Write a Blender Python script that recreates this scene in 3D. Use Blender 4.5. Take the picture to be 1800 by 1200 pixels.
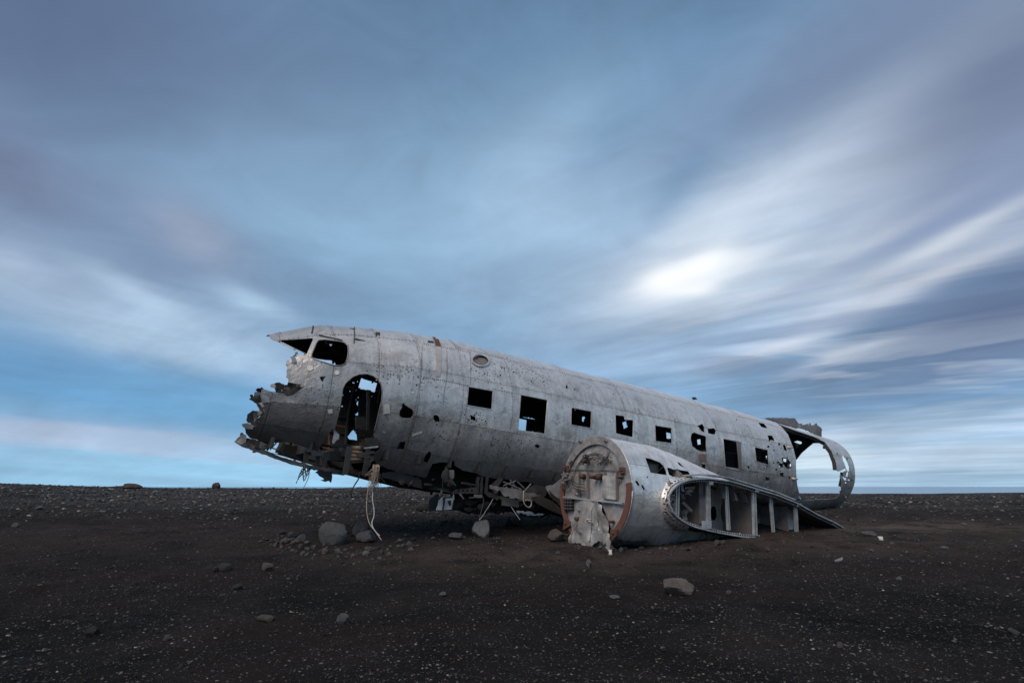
import bpy, math, random
import numpy as np
from math import sin, cos, pi, sqrt, atan, atan2, radians, degrees
from mathutils import Vector, Matrix
from mathutils.geometry import delaunay_2d_cdt
random.seed(4); rng = np.random.default_rng(7)
sc = bpy.context.scene
for o in list(bpy.data.objects): bpy.data.objects.remove(o)
COL = sc.collection

# ------------------------------------------------------------------ camera
FPX = 1000.0; PITCH = atan(.255); EYE = 1.0
camd = bpy.data.cameras.new('camera'); cam = bpy.data.objects.new('camera', camd); COL.objects.link(cam)
cam.location = (0, 0, EYE); cam.rotation_euler = (pi/2 + PITCH, 0, 0)
camd.sensor_width = 36; camd.lens = 20.0; camd.clip_start = .05; camd.clip_end = 60000
sc.camera = cam
sc.render.resolution_x = 1024; sc.render.resolution_y = 682
sc.view_settings.view_transform = 'Standard'; sc.view_settings.look = 'None'
sc.view_settings.exposure = 0.0; sc.view_settings.gamma = 1.0
sc.view_settings.use_curve_mapping = False

# ------------------------------------------------------------------ node helper
class NT:
    def __init__(s, tree): s.t = tree; s.n = tree.nodes; s.l = tree.links
    def new(s, typ, **kw):
        n = s.n.new(typ)
        for k, v in kw.items(): setattr(n, k, v)
        return n
    def put(s, sock, v):
        if hasattr(v, 'is_output') or isinstance(v, bpy.types.NodeSocket): s.l.new(v, sock)
        else: sock.default_value = v
    def m(s, op, a, b=0.0, c=None, clamp=False):
        n = s.n.new('ShaderNodeMath'); n.operation = op; n.use_clamp = clamp
        s.put(n.inputs[0], a); s.put(n.inputs[1], b)
        if c is not None: s.put(n.inputs[2], c)
        return n.outputs[0]
    def mix(s, f, a, b, blend='MIX'):
        n = s.n.new('ShaderNodeMix'); n.data_type = 'RGBA'; n.blend_type = blend
        s.put(n.inputs[0], f)
        s.put(n.inputs[6], a if not isinstance(a, tuple) else (*a, 1)[:4]); s.put(n.inputs[7], b if not isinstance(b, tuple) else (*b, 1)[:4])
        return n.outputs[2]
    def noise(s, vec, scale=5, detail=4, rough=.5, dist=0, out=0):
        n = s.n.new('ShaderNodeTexNoise'); s.put(n.inputs['Vector'], vec)
        n.inputs['Scale'].default_value = scale; n.inputs['Detail'].default_value = detail
        n.inputs['Roughness'].default_value = rough; n.inputs['Distortion'].default_value = dist
        return n.outputs[out]
    def vor(s, vec, scale=5, out='Distance', rnd=1.0):
        n = s.n.new('ShaderNodeTexVoronoi'); s.put(n.inputs['Vector'], vec)
        n.inputs['Scale'].default_value = scale; n.inputs['Randomness'].default_value = rnd
        return n.outputs[out]
    def ramp(s, f, stops):
        n = s.n.new('ShaderNodeValToRGB'); e = n.color_ramp.elements
        while len(e) < len(stops): e.new(.5)
        for k, (p, c) in enumerate(stops):
            e[k].position = p; e[k].color = (*c, 1)[:4] if isinstance(c, tuple) else (c, c, c, 1)
        s.put(n.inputs[0], f); return n.outputs[0]
    def xyz(s, x, y, z):
        n = s.n.new('ShaderNodeCombineXYZ'); s.put(n.inputs[0], x); s.put(n.inputs[1], y); s.put(n.inputs[2], z); return n.outputs[0]
    def sep(s, v):
        n = s.n.new('ShaderNodeSeparateXYZ'); s.put(n.inputs[0], v); return n.outputs
    def mrange(s, v, a, b, c=0., d=1.):
        n = s.n.new('ShaderNodeMapRange'); n.interpolation_type = 'SMOOTHSTEP'
        s.put(n.inputs[0], v); n.inputs[1].default_value = a; n.inputs[2].default_value = b
        n.inputs[3].default_value = c; n.inputs[4].default_value = d; return n.outputs[0]
def lin(r, g, b):
    f = lambda c: (c/255/12.92) if c/255 <= .04045 else ((c/255+.055)/1.055)**2.4
    return (f(r), f(g), f(b))

# ------------------------------------------------------------------ sky (world) and sun
cp, sp = cos(PITCH), sin(PITCH)
cR = np.array([1., 0, 0]); cF = np.array([0, cp, sp]); cU = np.array([0, -sp, cp]); cO = np.array([0, 0, EYE])
def ray(x, y): return cF + cR*(x-900)/FPX + cU*(600-y)/FPX
def azel(x, y):
    r = ray(x, y); r = r/np.linalg.norm(r); return atan2(r[0], r[1]), math.asin(r[2])
SUN_AZ, SUN_EL = radians(-150), radians(46)
world = bpy.data.worlds.new('World'); sc.world = world; world.use_nodes = True
W = NT(world.node_tree); W.n.clear()
sky = W.new('ShaderNodeTexSky', sky_type='NISHITA'); sky.sun_disc = False
sky.sun_elevation = SUN_EL; sky.sun_rotation = SUN_AZ; sky.air_density = 1.2; sky.dust_density = 2.0
tc = W.new('ShaderNodeTexCoord').outputs['Generated']
nx, ny, nz = W.sep(tc)
az = W.m('ARCTAN2', nx, ny); el = W.m('ARCSINE', W.m('MINIMUM', W.m('MAXIMUM', nz, -1.), 1.))
# the cloud sheet, seen as a plane overhead, wind-drawn in two directions
zz = W.m('ADD', W.m('MAXIMUM', nz, 0.0), .10)
px_, py_ = W.m('DIVIDE', nx, zz), W.m('DIVIDE', ny, zz)
def streak(a_deg, sl, sw, seed, scale=1.0, detail=4, rough=.5, dist=.3):
    a = radians(a_deg)
    al = W.m('ADD', W.m('MULTIPLY', px_, sin(a)), W.m('MULTIPLY', py_, cos(a)))
    pe = W.m('SUBTRACT', W.m('MULTIPLY', px_, cos(a)), W.m('MULTIPLY', py_, sin(a)))
    return W.noise(W.xyz(W.m('MULTIPLY', al, sl), W.m('MULTIPLY', pe, sw), seed), scale, detail, rough, dist)
sA = streak(-50, .30, 1.1, 3.1, 1.0, 5, .55, .6)
sB = streak(33, .25, .95, 7.7, 1.0, 4, .45, .3)
fineA = streak(-50, .75, 3.0, 1.7, 1.0, 5, .5, .7)
right = W.mrange(az, -.25, .35)
st = W.m('ADD', W.m('MULTIPLY', sA, right), W.m('MULTIPLY', sB, W.m('SUBTRACT', 1.0, right)))
# domain pushed about by the streaks so that cloud masses get drawn edges
wa = W.m('MULTIPLY', W.m('SUBTRACT', st, .5), .10)
azw = W.m('ADD', az, W.m('MULTIPLY', wa, 1.6)); elw = W.m('ADD', el, wa)
base = W.ramp(W.m('DIVIDE', W.m('ADD', el, .02), 1.2), [(0., lin(158,203,232)), (.06, lin(140,184,220)), (.16, lin(122,164,202)), (.36, lin(140,178,210)),
        (.56, lin(108,142,176)), (.75, lin(96,126,160)), (.9, lin(150,172,200)), (1., lin(190,204,222))])
colr = base
def blob(px, py, rx, ry, ang, col, k, sharp=1.0, fine=0.0, pw=2.0):
    """a cloud mass centred in one direction of the sky, radii in thousandths of a radian"""
    global colr
    a0, e0 = azel(px, py); t = radians(ang); c, s_ = cos(t), sin(t)
    da = W.m('MULTIPLY', W.m('SUBTRACT', azw, a0), cos(e0)); de = W.m('SUBTRACT', elw, e0)
    u = W.m('DIVIDE', W.m('ADD', W.m('MULTIPLY', da, c), W.m('MULTIPLY', de, s_)), rx/1000)
    v_ = W.m('DIVIDE', W.m('SUBTRACT', W.m('MULTIPLY', de, c), W.m('MULTIPLY', da, s_)), ry/1000)
    r2 = W.m('ADD', W.m('MULTIPLY', u, u), W.m('MULTIPLY', v_, v_))
    if sharp != 1.0: r2 = W.m('POWER', r2, sharp)
    g = W.m('EXPONENT', W.m('MULTIPLY', r2, -1.0))
    g = W.m('MULTIPLY', g, k)
    if fine: g = W.m('MULTIPLY', g, W.m('ADD', 1-fine, W.m('MULTIPLY', W.mrange(fineA, .36, .64), 2*fine)), clamp=True)
    colr = W.mix(g, colr, col)
#    px   py   rx   ry  ang  colour            k
blob( 60,  60, 420, 190,   8, lin(88,104,138), .85)
blob(900, 0, 500, 110,   0, lin(98,128,160), .6)
blob(560, 330, 330, 170,   0, lin(146,180,210), .6)
blob(980, 340, 190, 130,  30, lin(178,208,235), .75)
blob(180, 360, 330, 75, -24, lin(120,138,168), .8)
blob(  0, 310, 90, 55, -20, lin(110,112,140), .6)
blob(500, 480, 260, 50, -12, lin(118,145,175), .75)
blob(350, 410, 70, 45, -25, lin(160,168,190), .6)
blob( 60, 450, 200, 50, -10, lin(124,142,172), .7)
blob(180, 545, 260, 48, -14, lin(176,192,216), .8, 1.0, .25)
blob(260, 515, 80, 14, -20, lin(190,215,238), .7)
blob(450, 530, 60, 18, -15, lin(178,208,232), .7)
blob(380, 615, 260, 50, -8, lin(172,200,226), .8, 1.0, .25)
blob(100, 680, 330, 48, -5, lin(92,144,190), .85)
blob(330, 720, 200, 50, 0, lin(112,170,214), .7)
blob(150, 790, 360, 18, -3, lin(178,190,216), .85)
blob(430, 830, 300, 26, 0, lin(160,214,248), .8)
blob(1430, 100, 320, 80, 22, lin(124,142,172), .55)
blob(1760, 150, 170, 120, 20, lin(108,122,152), .95)
blob(1700, 20, 200, 60, 15, lin(120,138,165), .8)
blob(1080, 230, 130, 55, 35, lin(116,150,184), .6)
blob(1430, 370, 330, 115, 26, lin(192,209,229), .95, 1.4, .35)
blob(1600, 290, 140, 60, 30, lin(206,218,230), .65, 1, .2)
blob(1420, 300, 200, 35, 24, lin(206,220,236), .7, 1, .3)
blob(1500, 400, 160, 24, 20, lin(206,218,232), .6, 1, .4)
blob(1250, 400, 120, 60, 28, lin(205,218,234), .6)
blob(1210, 300, 190, 26, 48, lin(122,154,188), .75)
blob(1720, 350, 130, 70, 35, lin(140,156,188), .8)
blob(1080, 530, 190, 34, 20, lin(118,146,176), .85)
blob( 900, 490, 160, 40, 5, lin(134,162,192), .7)
blob(1550, 480, 240, 24, 14, lin(182,198,220), .8, 1.0, .3)
blob(1720, 590, 260, 75, 12, lin(94,112,146), .92)
blob(1560, 640, 170, 40, 8, lin(112,140,172), .8)
blob(1430, 560, 150, 16, 16, lin(200,212,232), .75, 1, .35)
blob(1630, 495, 120, 12, 13, lin(225,232,242), .95)
blob(1380, 605, 120, 15, 14, lin(215,224,240), .85, 1, .2)
blob(1480, 630, 70, 9, 12, lin(205,216,232), .8)
blob(1560, 415, 100, 13, 18, lin(220,228,238), .8)
blob(1620, 385, 60, 8, 18, lin(205,214,230), .5)
blob(1390, 515, 90, 12, 18, lin(128,148,182), .5)
blob(1290, 425, 80, 9, 16, lin(165,184,206), .6)
blob(1215, 490, 200, 85, 10, lin(206,222,240), .75)
blob(1260, 470, 60, 14, 16, (1.0,1.02,1.06), .7)
blob(1130, 610, 220, 45, 0, lin(142,170,202), .6)
blob(1620, 745, 420, 14, 3, lin(185,202,224), .75, 1, .3)
blob(1640, 700, 260, 22, 2, lin(110,150,190), .6)
blob(1600, 805, 420, 34, 0, lin(192,212,232), .85)
blob(1440, 815, 60, 45, 0, lin(214,234,248), .8)
blob(1700, 845, 500, 11, 0, lin(166,198,224), .8)
# streaks over everything; strongest on the right
amp = W.m('ADD', .08, W.m('MULTIPLY', right, .20))
k1 = W.m('ADD', 1.0, W.m('MULTIPLY', W.m('SUBTRACT', st, .5), W.m('MULTIPLY', amp, 3.0)))
k2 = W.m('ADD', 1.0, W.m('MULTIPLY', W.m('SUBTRACT', fineA, .5), W.m('MULTIPLY', amp, 1.3)))
fineB = streak(-46, 1.3, 6.0, 5.3, 1.0, 3, .5, .5)
k3 = W.m('ADD', 1.0, W.m('MULTIPLY', W.m('SUBTRACT', fineB, .5), W.m('MULTIPLY', amp, 1.1)))
wisp = W.noise(W.xyz(W.m('MULTIPLY', az, 4.5), W.m('MULTIPLY', el, 21.), 2.2), 1.0, 6, .6, .5)
k4 = W.m('ADD', 1.0, W.m('MULTIPLY', W.m('SUBTRACT', wisp, .5), W.mrange(el, .22, .5, .55, .0)))
puff = W.noise(W.xyz(W.m('MULTIPLY', azw, 5.), W.m('MULTIPLY', elw, 9.), 4.4), 1.0, 6, .55, .8)
k5 = W.m('ADD', 1.0, W.m('MULTIPLY', W.m('SUBTRACT', puff, .5), .42))
kk = W.m('MULTIPLY', W.m('MULTIPLY', W.m('MULTIPLY', k1, k2), W.m('MULTIPLY', k3, k4)), k5)
# torn grey bands and bright gaps in the sheet on the right
brk = streak(-52, .6, 1.9, 9.4, 1.0, 3.5, .5, .9)
band = W.m('MULTIPLY', W.m('MULTIPLY', W.mrange(az, .12, .45), W.mrange(el, .02, .2)), W.mrange(el, .70, .45))
colr = W.mix(W.m('MULTIPLY', W.m('MULTIPLY', W.mrange(brk, .50, .64), band), .55), colr, lin(122, 142, 172))
colr = W.mix(W.m('MULTIPLY', W.m('MULTIPLY', W.mrange(brk, .47, .36), band), .40), colr, lin(216, 224, 236))
colr = W.mix(1.0, colr, W.xyz(kk, kk, kk), 'MULTIPLY')
blob(1790, 130, 220, 130, 22, lin(110,124,154), .9, 1.0, .1)
blob(1560, 60, 300, 60, 14, lin(118,138,168), .8)
blob(1740, 330, 150, 45, 24, lin(140,156,188), .75, 1.0, .25)
blob(1560, 450, 170, 16, 17, lin(140,158,190), .6, 1.0, .3)
blob(1420, 420, 140, 14, 22, lin(158,176,204), .55, 1.0, .3)
blob(1640, 440, 120, 12, 18, lin(216,224,234), .7, 1.0, .2)
blob(1770, 540, 160, 60, 10, lin(92,108,142), .85, 1.0, .1)
blob(50, 30, 330, 120, 5, lin(92,106,138), .6)
blob(1215, 480, 105, 46, 12, lin(226,236,246), .8, 1.0, .3)
blob(1180, 488, 50, 25, 8, (1.02,1.04,1.07), 1.0, 1.2)
blob(1238, 468, 54, 24, 24, (1.05,1.07,1.1), 1.0, 1.2)
blob(1222, 500, 34, 20, -8, (1.0,1.02,1.05), .95, 1.1)
blob(1300, 462, 90, 16, 16, lin(232,240,248), .7, 1.0, .4)
bgS = W.new('ShaderNodeBackground'); W.l.new(sky.outputs[0], bgS.inputs[0]); bgS.inputs[1].default_value = .06
bgC = W.new('ShaderNodeBackground'); W.l.new(colr, bgC.inputs[0]); bgC.inputs[1].default_value = 1.07
mx = W.new('ShaderNodeMixShader'); mx.inputs[0].default_value = .90
W.l.new(bgS.outputs[0], mx.inputs[1]); W.l.new(bgC.outputs[0], mx.inputs[2])
W.l.new(mx.outputs[0], W.new('ShaderNodeOutputWorld').inputs[0])
sun = bpy.data.lights.new('sun', 'SUN'); sun.energy = 2.4; sun.angle = radians(34); sun.color = (1, .88, .78)
so = bpy.data.objects.new('sun', sun); COL.objects.link(so)
sd = Vector((sin(SUN_AZ)*cos(SUN_EL), cos(SUN_AZ)*cos(SUN_EL), sin(SUN_EL)))
so.rotation_euler = sd.to_track_quat('Z', 'Y').to_euler()

# ------------------------------------------------------------------ frames of reference
def proj(P):
    q = np.asarray(P)-cO; z = q@cF
    return 900+FPX*(q@cR)/z, 600-FPX*(q@cU)/z
dv = .0955*cR - .0252*cU + .0566*cF; dv /= np.linalg.norm(dv)         # nose to tail
lv = np.cross(dv, [0, 0, 1]); lv /= np.linalg.norm(lv)               # to port (the side in view)
wv = np.cross(lv, dv)                                                # up
WO = cO + ray(843, 700)*8.93 - lv*1.24                               # middle of first cabin window, on the centre plane
def FP(s, l, w): return WO + np.multiply.outer(s, dv) + np.multiply.outer(l, lv) + np.multiply.outer(w, wv)
def at_l(x, y, L):      # where the sight line of a point crosses the fore-and-aft plane at lateral distance L: (s, w)
    r = ray(x, y); t = (L-(cO-WO)@lv)/(r@lv); q = cO+t*r-WO; return q@dv, q@wv
def at_s(x, y, S):      # the same on the cross plane at station S: (l, w)
    r = ray(x, y); t = (S-(cO-WO)@dv)/(r@dv); q = cO+t*r-WO; return q@lv, q@wv
def at_w(x, y, Wd):
    r = ray(x, y); t = (Wd-(cO-WO)@wv)/(r@wv); q = cO+t*r-WO; return q@dv, q@lv

# smooth value noise
_tab = rng.random((64, 64, 4))
def vn(x, y, ch=0):
    x = np.asarray(x, float); y = np.asarray(y, float)
    xi = np.floor(x).astype(int); yi = np.floor(y).astype(int); fx = x-xi; fy = y-yi
    fx = fx*fx*(3-2*fx); fy = fy*fy*(3-2*fy)
    g = lambda i, j: _tab[i % 64, j % 64, ch]
    return (g(xi, yi)*(1-fx)*(1-fy)+g(xi+1, yi)*fx*(1-fy)+g(xi, yi+1)*(1-fx)*fy+g(xi+1, yi+1)*fx*fy)-.5
def fbm(x, y, o=4, ch=0):
    r = 0; a = 1
    for k in range(o): r = r+a*vn(x*2**k+k*7.3, y*2**k+k*3.1, ch); a *= .5
    return r

# ------------------------------------------------------------------ object helpers
def link(name, me, parent=None, mats=(), label=None, cat=None, group=None, kind=None, smooth=True):
    o = bpy.data.objects.new(name, me); COL.objects.link(o)
    for m_ in mats: me.materials.append(m_)
    if smooth: me.shade_smooth()
    if parent is not None:
        o.parent = parent
        if parent.type == 'EMPTY': o.matrix_parent_inverse = Matrix.Translation(parent.location).inverted()
    if label: o['label'] = label
    if cat: o['category'] = cat
    if group: o['group'] = group
    if kind: o['kind'] = kind
    return o
def mesh(name, V, Fs, uv=None):
    me = bpy.data.meshes.new(name)
    me.from_pydata([tuple(map(float, p)) for p in V], [], [tuple(map(int, f)) for f in Fs])
    if uv is not None:
        l = me.uv_layers.new(name='UVMap'); idx = np.empty(len(me.loops), int); me.loops.foreach_get('vertex_index', idx)
        l.data.foreach_set('uv', np.asarray(uv, float)[idx].ravel())
    me.update(); return me
def solid(o, th, off=-1, inner=1, rim=0):
    m_ = o.modifiers.new('thickness', 'SOLIDIFY'); m_.thickness = th; m_.offset = off
    if len(o.data.materials) > 1: m_.material_offset = inner; m_.material_offset_rim = rim
    m_.use_even_offset = False
    e_ = o.modifiers.new('crisp_edges', 'EDGE_SPLIT'); e_.split_angle = radians(40); return o
def pip(x, y, poly):
    x = np.asarray(x, float); y = np.asarray(y, float); c = np.zeros(x.shape, bool); n = len(poly)
    for i in range(n):
        x1, y1 = poly[i]; x2, y2 = poly[(i+1) % n]
        if y1 == y2: continue
        k = ((y1 > y) != (y2 > y)) & (x < (x2-x1)*(y-y1)/(y2-y1)+x1); c ^= k
    return c
def subdiv(poly, step, jit=0.0, closed=True):
    out = []; n = len(poly)
    for i in range(n if closed else n-1):
        a = np.array(poly[i], float); b = np.array(poly[(i+1) % n], float); L = np.linalg.norm(b-a)
        k = max(1, int(L/step))
        for j in range(k):
            q = a+(b-a)*j/k
            if jit and j: q = q+rng.normal(0, jit, 2)
            out.append(q)
    if not closed: out.append(np.array(poly[-1], float))
    return out
def cdt(pts, edges):
    r = delaunay_2d_cdt([Vector((float(a), float(b))) for a, b in pts], edges, [], 0, 1e-6)
    return np.array([(p.x, p.y) for p in r[0]]), r[2]
def tris_of(pts, edges, keep):
    P, Fs = cdt(pts, edges)
    if not len(Fs): return P, []
    Fs = [f for f in Fs if len(f) == 3]
    F_ = np.array(Fs); cen = P[F_].mean(1); k = keep(cen[:, 0], cen[:, 1]); F_ = F_[k]
    used = np.unique(F_); mp = -np.ones(len(P), int); mp[used] = np.arange(len(used))
    return P[used], mp[F_]
def plate(name, poly, holes, fn, th, mats, parent, grid=0.12, jit=0.0, step=.05, bump=0.0, **kw):
    """a sheet cut to an outline (2-D, metres) with cut-outs, mapped to space by fn(u,v)->xyz; bump crumples it"""
    poly = subdiv(poly, step, jit); holes = [subdiv(h, step, jit) for h in holes]
    pts = []; ed = []
    for L in [poly]+holes:
        n0 = len(pts); pts += [tuple(q) for q in L]; ed += [(n0+i, n0+(i+1) % len(L)) for i in range(len(L))]
    a = np.array(poly); lo = a.min(0); hi = a.max(0)
    if grid:
        gx = np.arange(lo[0]+grid/2, hi[0], grid); gy = np.arange(lo[1]+grid/2, hi[1], grid)
        for x in gx:
            for y in gy: pts.append((x+rng.uniform(-.1, .1)*grid, y+rng.uniform(-.1, .1)*grid))
    pl = [tuple(q) for q in poly]; hl = [[tuple(q) for q in h] for h in holes]
    def keep(x, y):
        k = pip(x, y, pl)
        for h in hl: k &= ~pip(x, y, h)
        return k
    P, F_ = tris_of(pts, ed, keep)
    b = bump*fbm(P[:, 0]*2.6+11, P[:, 1]*2.6+3, 4) if bump else np.zeros(len(P))
    if bump: b = np.abs(b)*1.6-bump*.3
    V = np.array([fn(p[0], p[1], q) for p, q in zip(P, b)])
    o = link(name, mesh(name, V, F_, P), parent, mats, smooth=bool(bump), **kw)
    return solid(o, th, 0)
def fn_l(L): return lambda s, w, b=0: FP(s, L+b, w)
def fn_s(S): return lambda l, w, b=0: FP(S+b, l, w)
def fn_w(Wd): return lambda s, l, b=0: FP(s, l, Wd+b)
def pl_l(pts, L): return [at_l(x, y, L) for x, y in pts]
def pl_s(pts, S): return [at_s(x, y, S) for x, y in pts]
def islands(V, F_, minf=1):
    key = {}; rep = [key.setdefault((round(float(p[0]), 4), round(float(p[1]), 4), round(float(p[2]), 4)), i_) for i_, p in enumerate(V)]
    par = list(range(len(V)))
    def fd(a):
        while par[a] != a: par[a] = par[par[a]]; a = par[a]
        return a
    F_ = [tuple(rep[q] for q in f) for f in F_]
    for f in F_:
        a = fd(f[0])
        for q in f[1:]: par[fd(q)] = a
    g = {}
    for f in F_: g.setdefault(fd(f[0]), []).append(f)
    out = []
    for fs in g.values():
        if len(fs) < minf: continue
        us = sorted({q for f in fs for q in f}); mp = {q: k for k, q in enumerate(us)}
        out.append((us, [tuple(mp[q] for q in f) for f in fs]))
    return out
class MB:
    def __init__(s): s.V = []; s.F = []
    def box(s, c, ax, hs):      # centre, 3 axes (rows), half sizes
        n = len(s.V); c = np.array(c, float)
        for sx in (-1, 1):
            for sy in (-1, 1):
                for sz in (-1, 1): s.V.append(c+ax[0]*hs[0]*sx+ax[1]*hs[1]*sy+ax[2]*hs[2]*sz)
        s.F += [tuple(n+i for i in f) for f in ((0,1,3,2), (4,6,7,5), (0,4,5,1), (2,3,7,6), (0,2,6,4), (1,5,7,3))]; return s
    def beam(s, a, b, wd, ht, up=None):
        a = np.array(a, float); b = np.array(b, float); x = b-a; L = np.linalg.norm(x); x /= L
        up = wv if up is None else up
        y = np.cross(up, x); 
        if np.linalg.norm(y) < 1e-3: y = np.cross(lv, x)
        y /= np.linalg.norm(y); z = np.cross(x, y)
        return s.box((a+b)/2, (x, y, z), (L/2, wd/2, ht/2))
    def tube(s, pts, r, k=6, r1=None):
        pts = [np.array(p, float) for p in pts]; n0 = len(s.V); N = len(pts); up = np.array([.13, .27, .95])
        for i, p in enumerate(pts):
            t = pts[min(i+1, N-1)]-pts[max(i-1, 0)]; t = t/(np.linalg.norm(t)+1e-9)
            a = np.cross(t, up); 
            if np.linalg.norm(a) < .05: a = np.cross(t, [1, 0, 0])
            a /= np.linalg.norm(a); b = np.cross(t, a); rr = r if r1 is None else r+(r1-r)*i/(N-1)
            for j in range(k):
                q = 2*pi*j/k; s.V.append(p+a*cos(q)*rr+b*sin(q)*rr)
        for i in range(N-1):
            for j in range(k):
                s.F.append((n0+i*k+j, n0+i*k+(j+1) % k, n0+(i+1)*k+(j+1) % k, n0+(i+1)*k+j))
        s.F.append(tuple(n0+j for j in range(k))[::-1]); s.F.append(tuple(n0+(N-1)*k+j for j in range(k))); return s
    def rod(s, a, b, r, k=10, r1=None): return s.tube([a, b], r, k, r1)
    def split(s, name, mat, parent):
        for us, fs in islands(s.V, s.F, 8):
            # shared end caps inside a run are dropped
            cnt = {}
            for f in fs: cnt[tuple(sorted(f))] = cnt.get(tuple(sorted(f)), 0)+1
            link(name, mesh(name, [s.V[q] for q in us], [f for f in fs if cnt[tuple(sorted(f))] == 1]), parent, [mat], smooth=False)
    def done(s, name, mat, parent=None, smooth=False, **kw):
        return link(name, mesh(name, s.V, s.F), parent, [mat], smooth=smooth, **kw)

# ------------------------------------------------------------------ materials
def newmat(name):
    m_ = bpy.data.materials.new(name); m_.use_nodes = True; n = NT(m_.node_tree); n.n.clear()
    b = n.new('ShaderNodeBsdfPrincipled'); n.l.new(b.outputs[0], n.new('ShaderNodeOutputMaterial').inputs[0]); return m_, n, b
def setbump(n, b, h, st=.3, dist=.01):
    u = n.new('ShaderNodeBump'); n.put(u.inputs['Height'], h); u.inputs['Strength'].default_value = st; u.inputs['Distance'].default_value = dist
    n.l.new(u.outputs[0], b.inputs['Normal'])
PITS = [(0.38, 0.79, 0.13, 0.1), (0.1, 0.59, 0.25, 0.1), (0.69, 0.73, 0.3, 0.12), (1.32, 0.71, 0.15, 0.12), (1.03, 0.88, 0.4, 0.2), (3.11, 0.89, 0.16, 0.1), (-0.45, -0.48, 0.16, 0.12), (-0.62, -0.29, 0.15, 0.1), (0.01, -0.26, 0.2, 0.14), (-0.1, -0.11, 0.12, 0.08), (0.43, -0.57, 0.2, 0.13), (0.76, -0.44, 0.3, 0.1), (-1.35, 0.34, 0.35, 0.16), (-2.4, -0.04, 0.2, 0.1), (-0.81, 0.27, 0.2, 0.12), (6.78, 0.54, 0.3, 0.2), (7.21, -0.27, 0.35, 0.2), (7.86, 0.15, 0.25, 0.2), (-1.73, 0.0, 0.1, 0.1)]
def metal(name, base, tint=(1, 1, 1), metallic=.55, rough=.48, uv=True, pits=False, stain=.5, dirt=.35, shine=0.0):
    m_, n, b = newmat(name)
    geo = n.new('ShaderNodeNewGeometry'); pos = geo.outputs['Position']
    v = n.new('ShaderNodeTexCoord').outputs['UV'] if uv else pos
    x, y, z = n.sep(v)
    big = n.noise(v, 1.3, 5, .6, .3); mid = n.noise(v, 6, 6, .65, .6); fin = n.noise(v, 60, 3, .6)
    strk = n.noise(n.xyz(n.m('MULTIPLY', x, 14.), n.m('MULTIPLY', y, 1.2), 0.), 1.0, 4, .6) if uv else n.noise(pos, 11, 4, .6)
    rnd = n.new('ShaderNodeObjectInfo').outputs['Random']
    t = n.m('ADD', n.m('MULTIPLY', n.m('SUBTRACT', big, .5), 2.0*stain), n.m('MULTIPLY', n.m('SUBTRACT', mid, .5), 2.6*stain))
    t = n.m('ADD', t, n.m('MULTIPLY', n.m('SUBTRACT', strk, .5), 1.7*stain)); t = n.m('ADD', t, n.m('MULTIPLY', n.m('SUBTRACT', fin, .5), 1.3*stain))
    t = n.m('ADD', t, n.m('MULTIPLY', n.m('SUBTRACT', rnd, .5), .16)); k = n.m('ADD', 1.0, t)
    k = n.m('MAXIMUM', k, .25)
    c = n.mix(1.0, tuple(base*q for q in tint), n.xyz(k, k, k), 'MULTIPLY')
    br = n.mrange(n.noise(v, 2.3, 6, .7, .8), .54, .74); c = n.mix(n.m('MULTIPLY', br, dirt), c, (.17*base/.35, .125*base/.35, .095*base/.35))
    ru = n.mrange(n.noise(v, 17, 6, .75, .5), .66, .74); c = n.mix(n.m('MULTIPLY', ru, .55), c, (.16, .075, .04))
    wh = n.mrange(n.noise(n.xyz(n.m('ADD', x, 31.), y, z), 9, 5, .8, 1.2), .66, .76); c = n.mix(n.m('MULTIPLY', wh, .35), c, (.5, .5, .5))
    h = n.m('ADD', n.m('MULTIPLY', mid, .5), n.m('MULTIPLY', fin, .12))
    if pits:
        # nose painted darker for the bright cloud that only the tail reflects, cleaner metal along the roof, grime along the keel; all with ragged edges
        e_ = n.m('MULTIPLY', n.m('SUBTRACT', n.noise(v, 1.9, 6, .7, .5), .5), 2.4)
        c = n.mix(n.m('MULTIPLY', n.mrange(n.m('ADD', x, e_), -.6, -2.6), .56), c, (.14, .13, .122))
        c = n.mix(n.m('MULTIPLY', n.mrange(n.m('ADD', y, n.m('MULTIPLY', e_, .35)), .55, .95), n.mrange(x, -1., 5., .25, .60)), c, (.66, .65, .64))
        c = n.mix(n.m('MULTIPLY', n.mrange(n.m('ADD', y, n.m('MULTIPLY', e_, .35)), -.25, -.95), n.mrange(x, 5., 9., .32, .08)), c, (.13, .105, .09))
        c = n.mix(n.m('MULTIPLY', n.mrange(n.noise(v, 3.6, 6, .75, 1.0), .56, .68), .45), c, (.12, .115, .115))
        cl = 0.02
        for (s_, q_, a_, b_) in PITS:
            g1 = n.m('DIVIDE', n.m('SUBTRACT', x, s_), a_); g2 = n.m('DIVIDE', n.m('SUBTRACT', y, q_), b_)
            g = n.m('EXPONENT', n.m('MULTIPLY', n.m('ADD', n.m('MULTIPLY', g1, g1), n.m('MULTIPLY', g2, g2)), -1.0)); cl = n.m('ADD', cl, n.m('MULTIPLY', g, .85))
        cell = n.new('ShaderNodeTexVoronoi'); n.put(cell.inputs['Vector'], v); cell.inputs['Scale'].default_value = 30
        rr = n.sep(cell.outputs['Color'])[0]
        size = n.m('ADD', .14, n.m('MULTIPLY', n.sep(cell.outputs['Color'])[1], .24))
        hit = n.m('MULTIPLY', n.m('LESS_THAN', cell.outputs['Distance'], size), n.m('LESS_THAN', rr, cl))
        c = n.mix(n.m('MULTIPLY', hit, .85), c, (.02, .018, .016)); h = n.m('SUBTRACT', h, n.m('MULTIPLY', hit, .8))
    n.put(b.inputs['Base Color'], c); b.inputs['Metallic'].default_value = metallic
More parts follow.
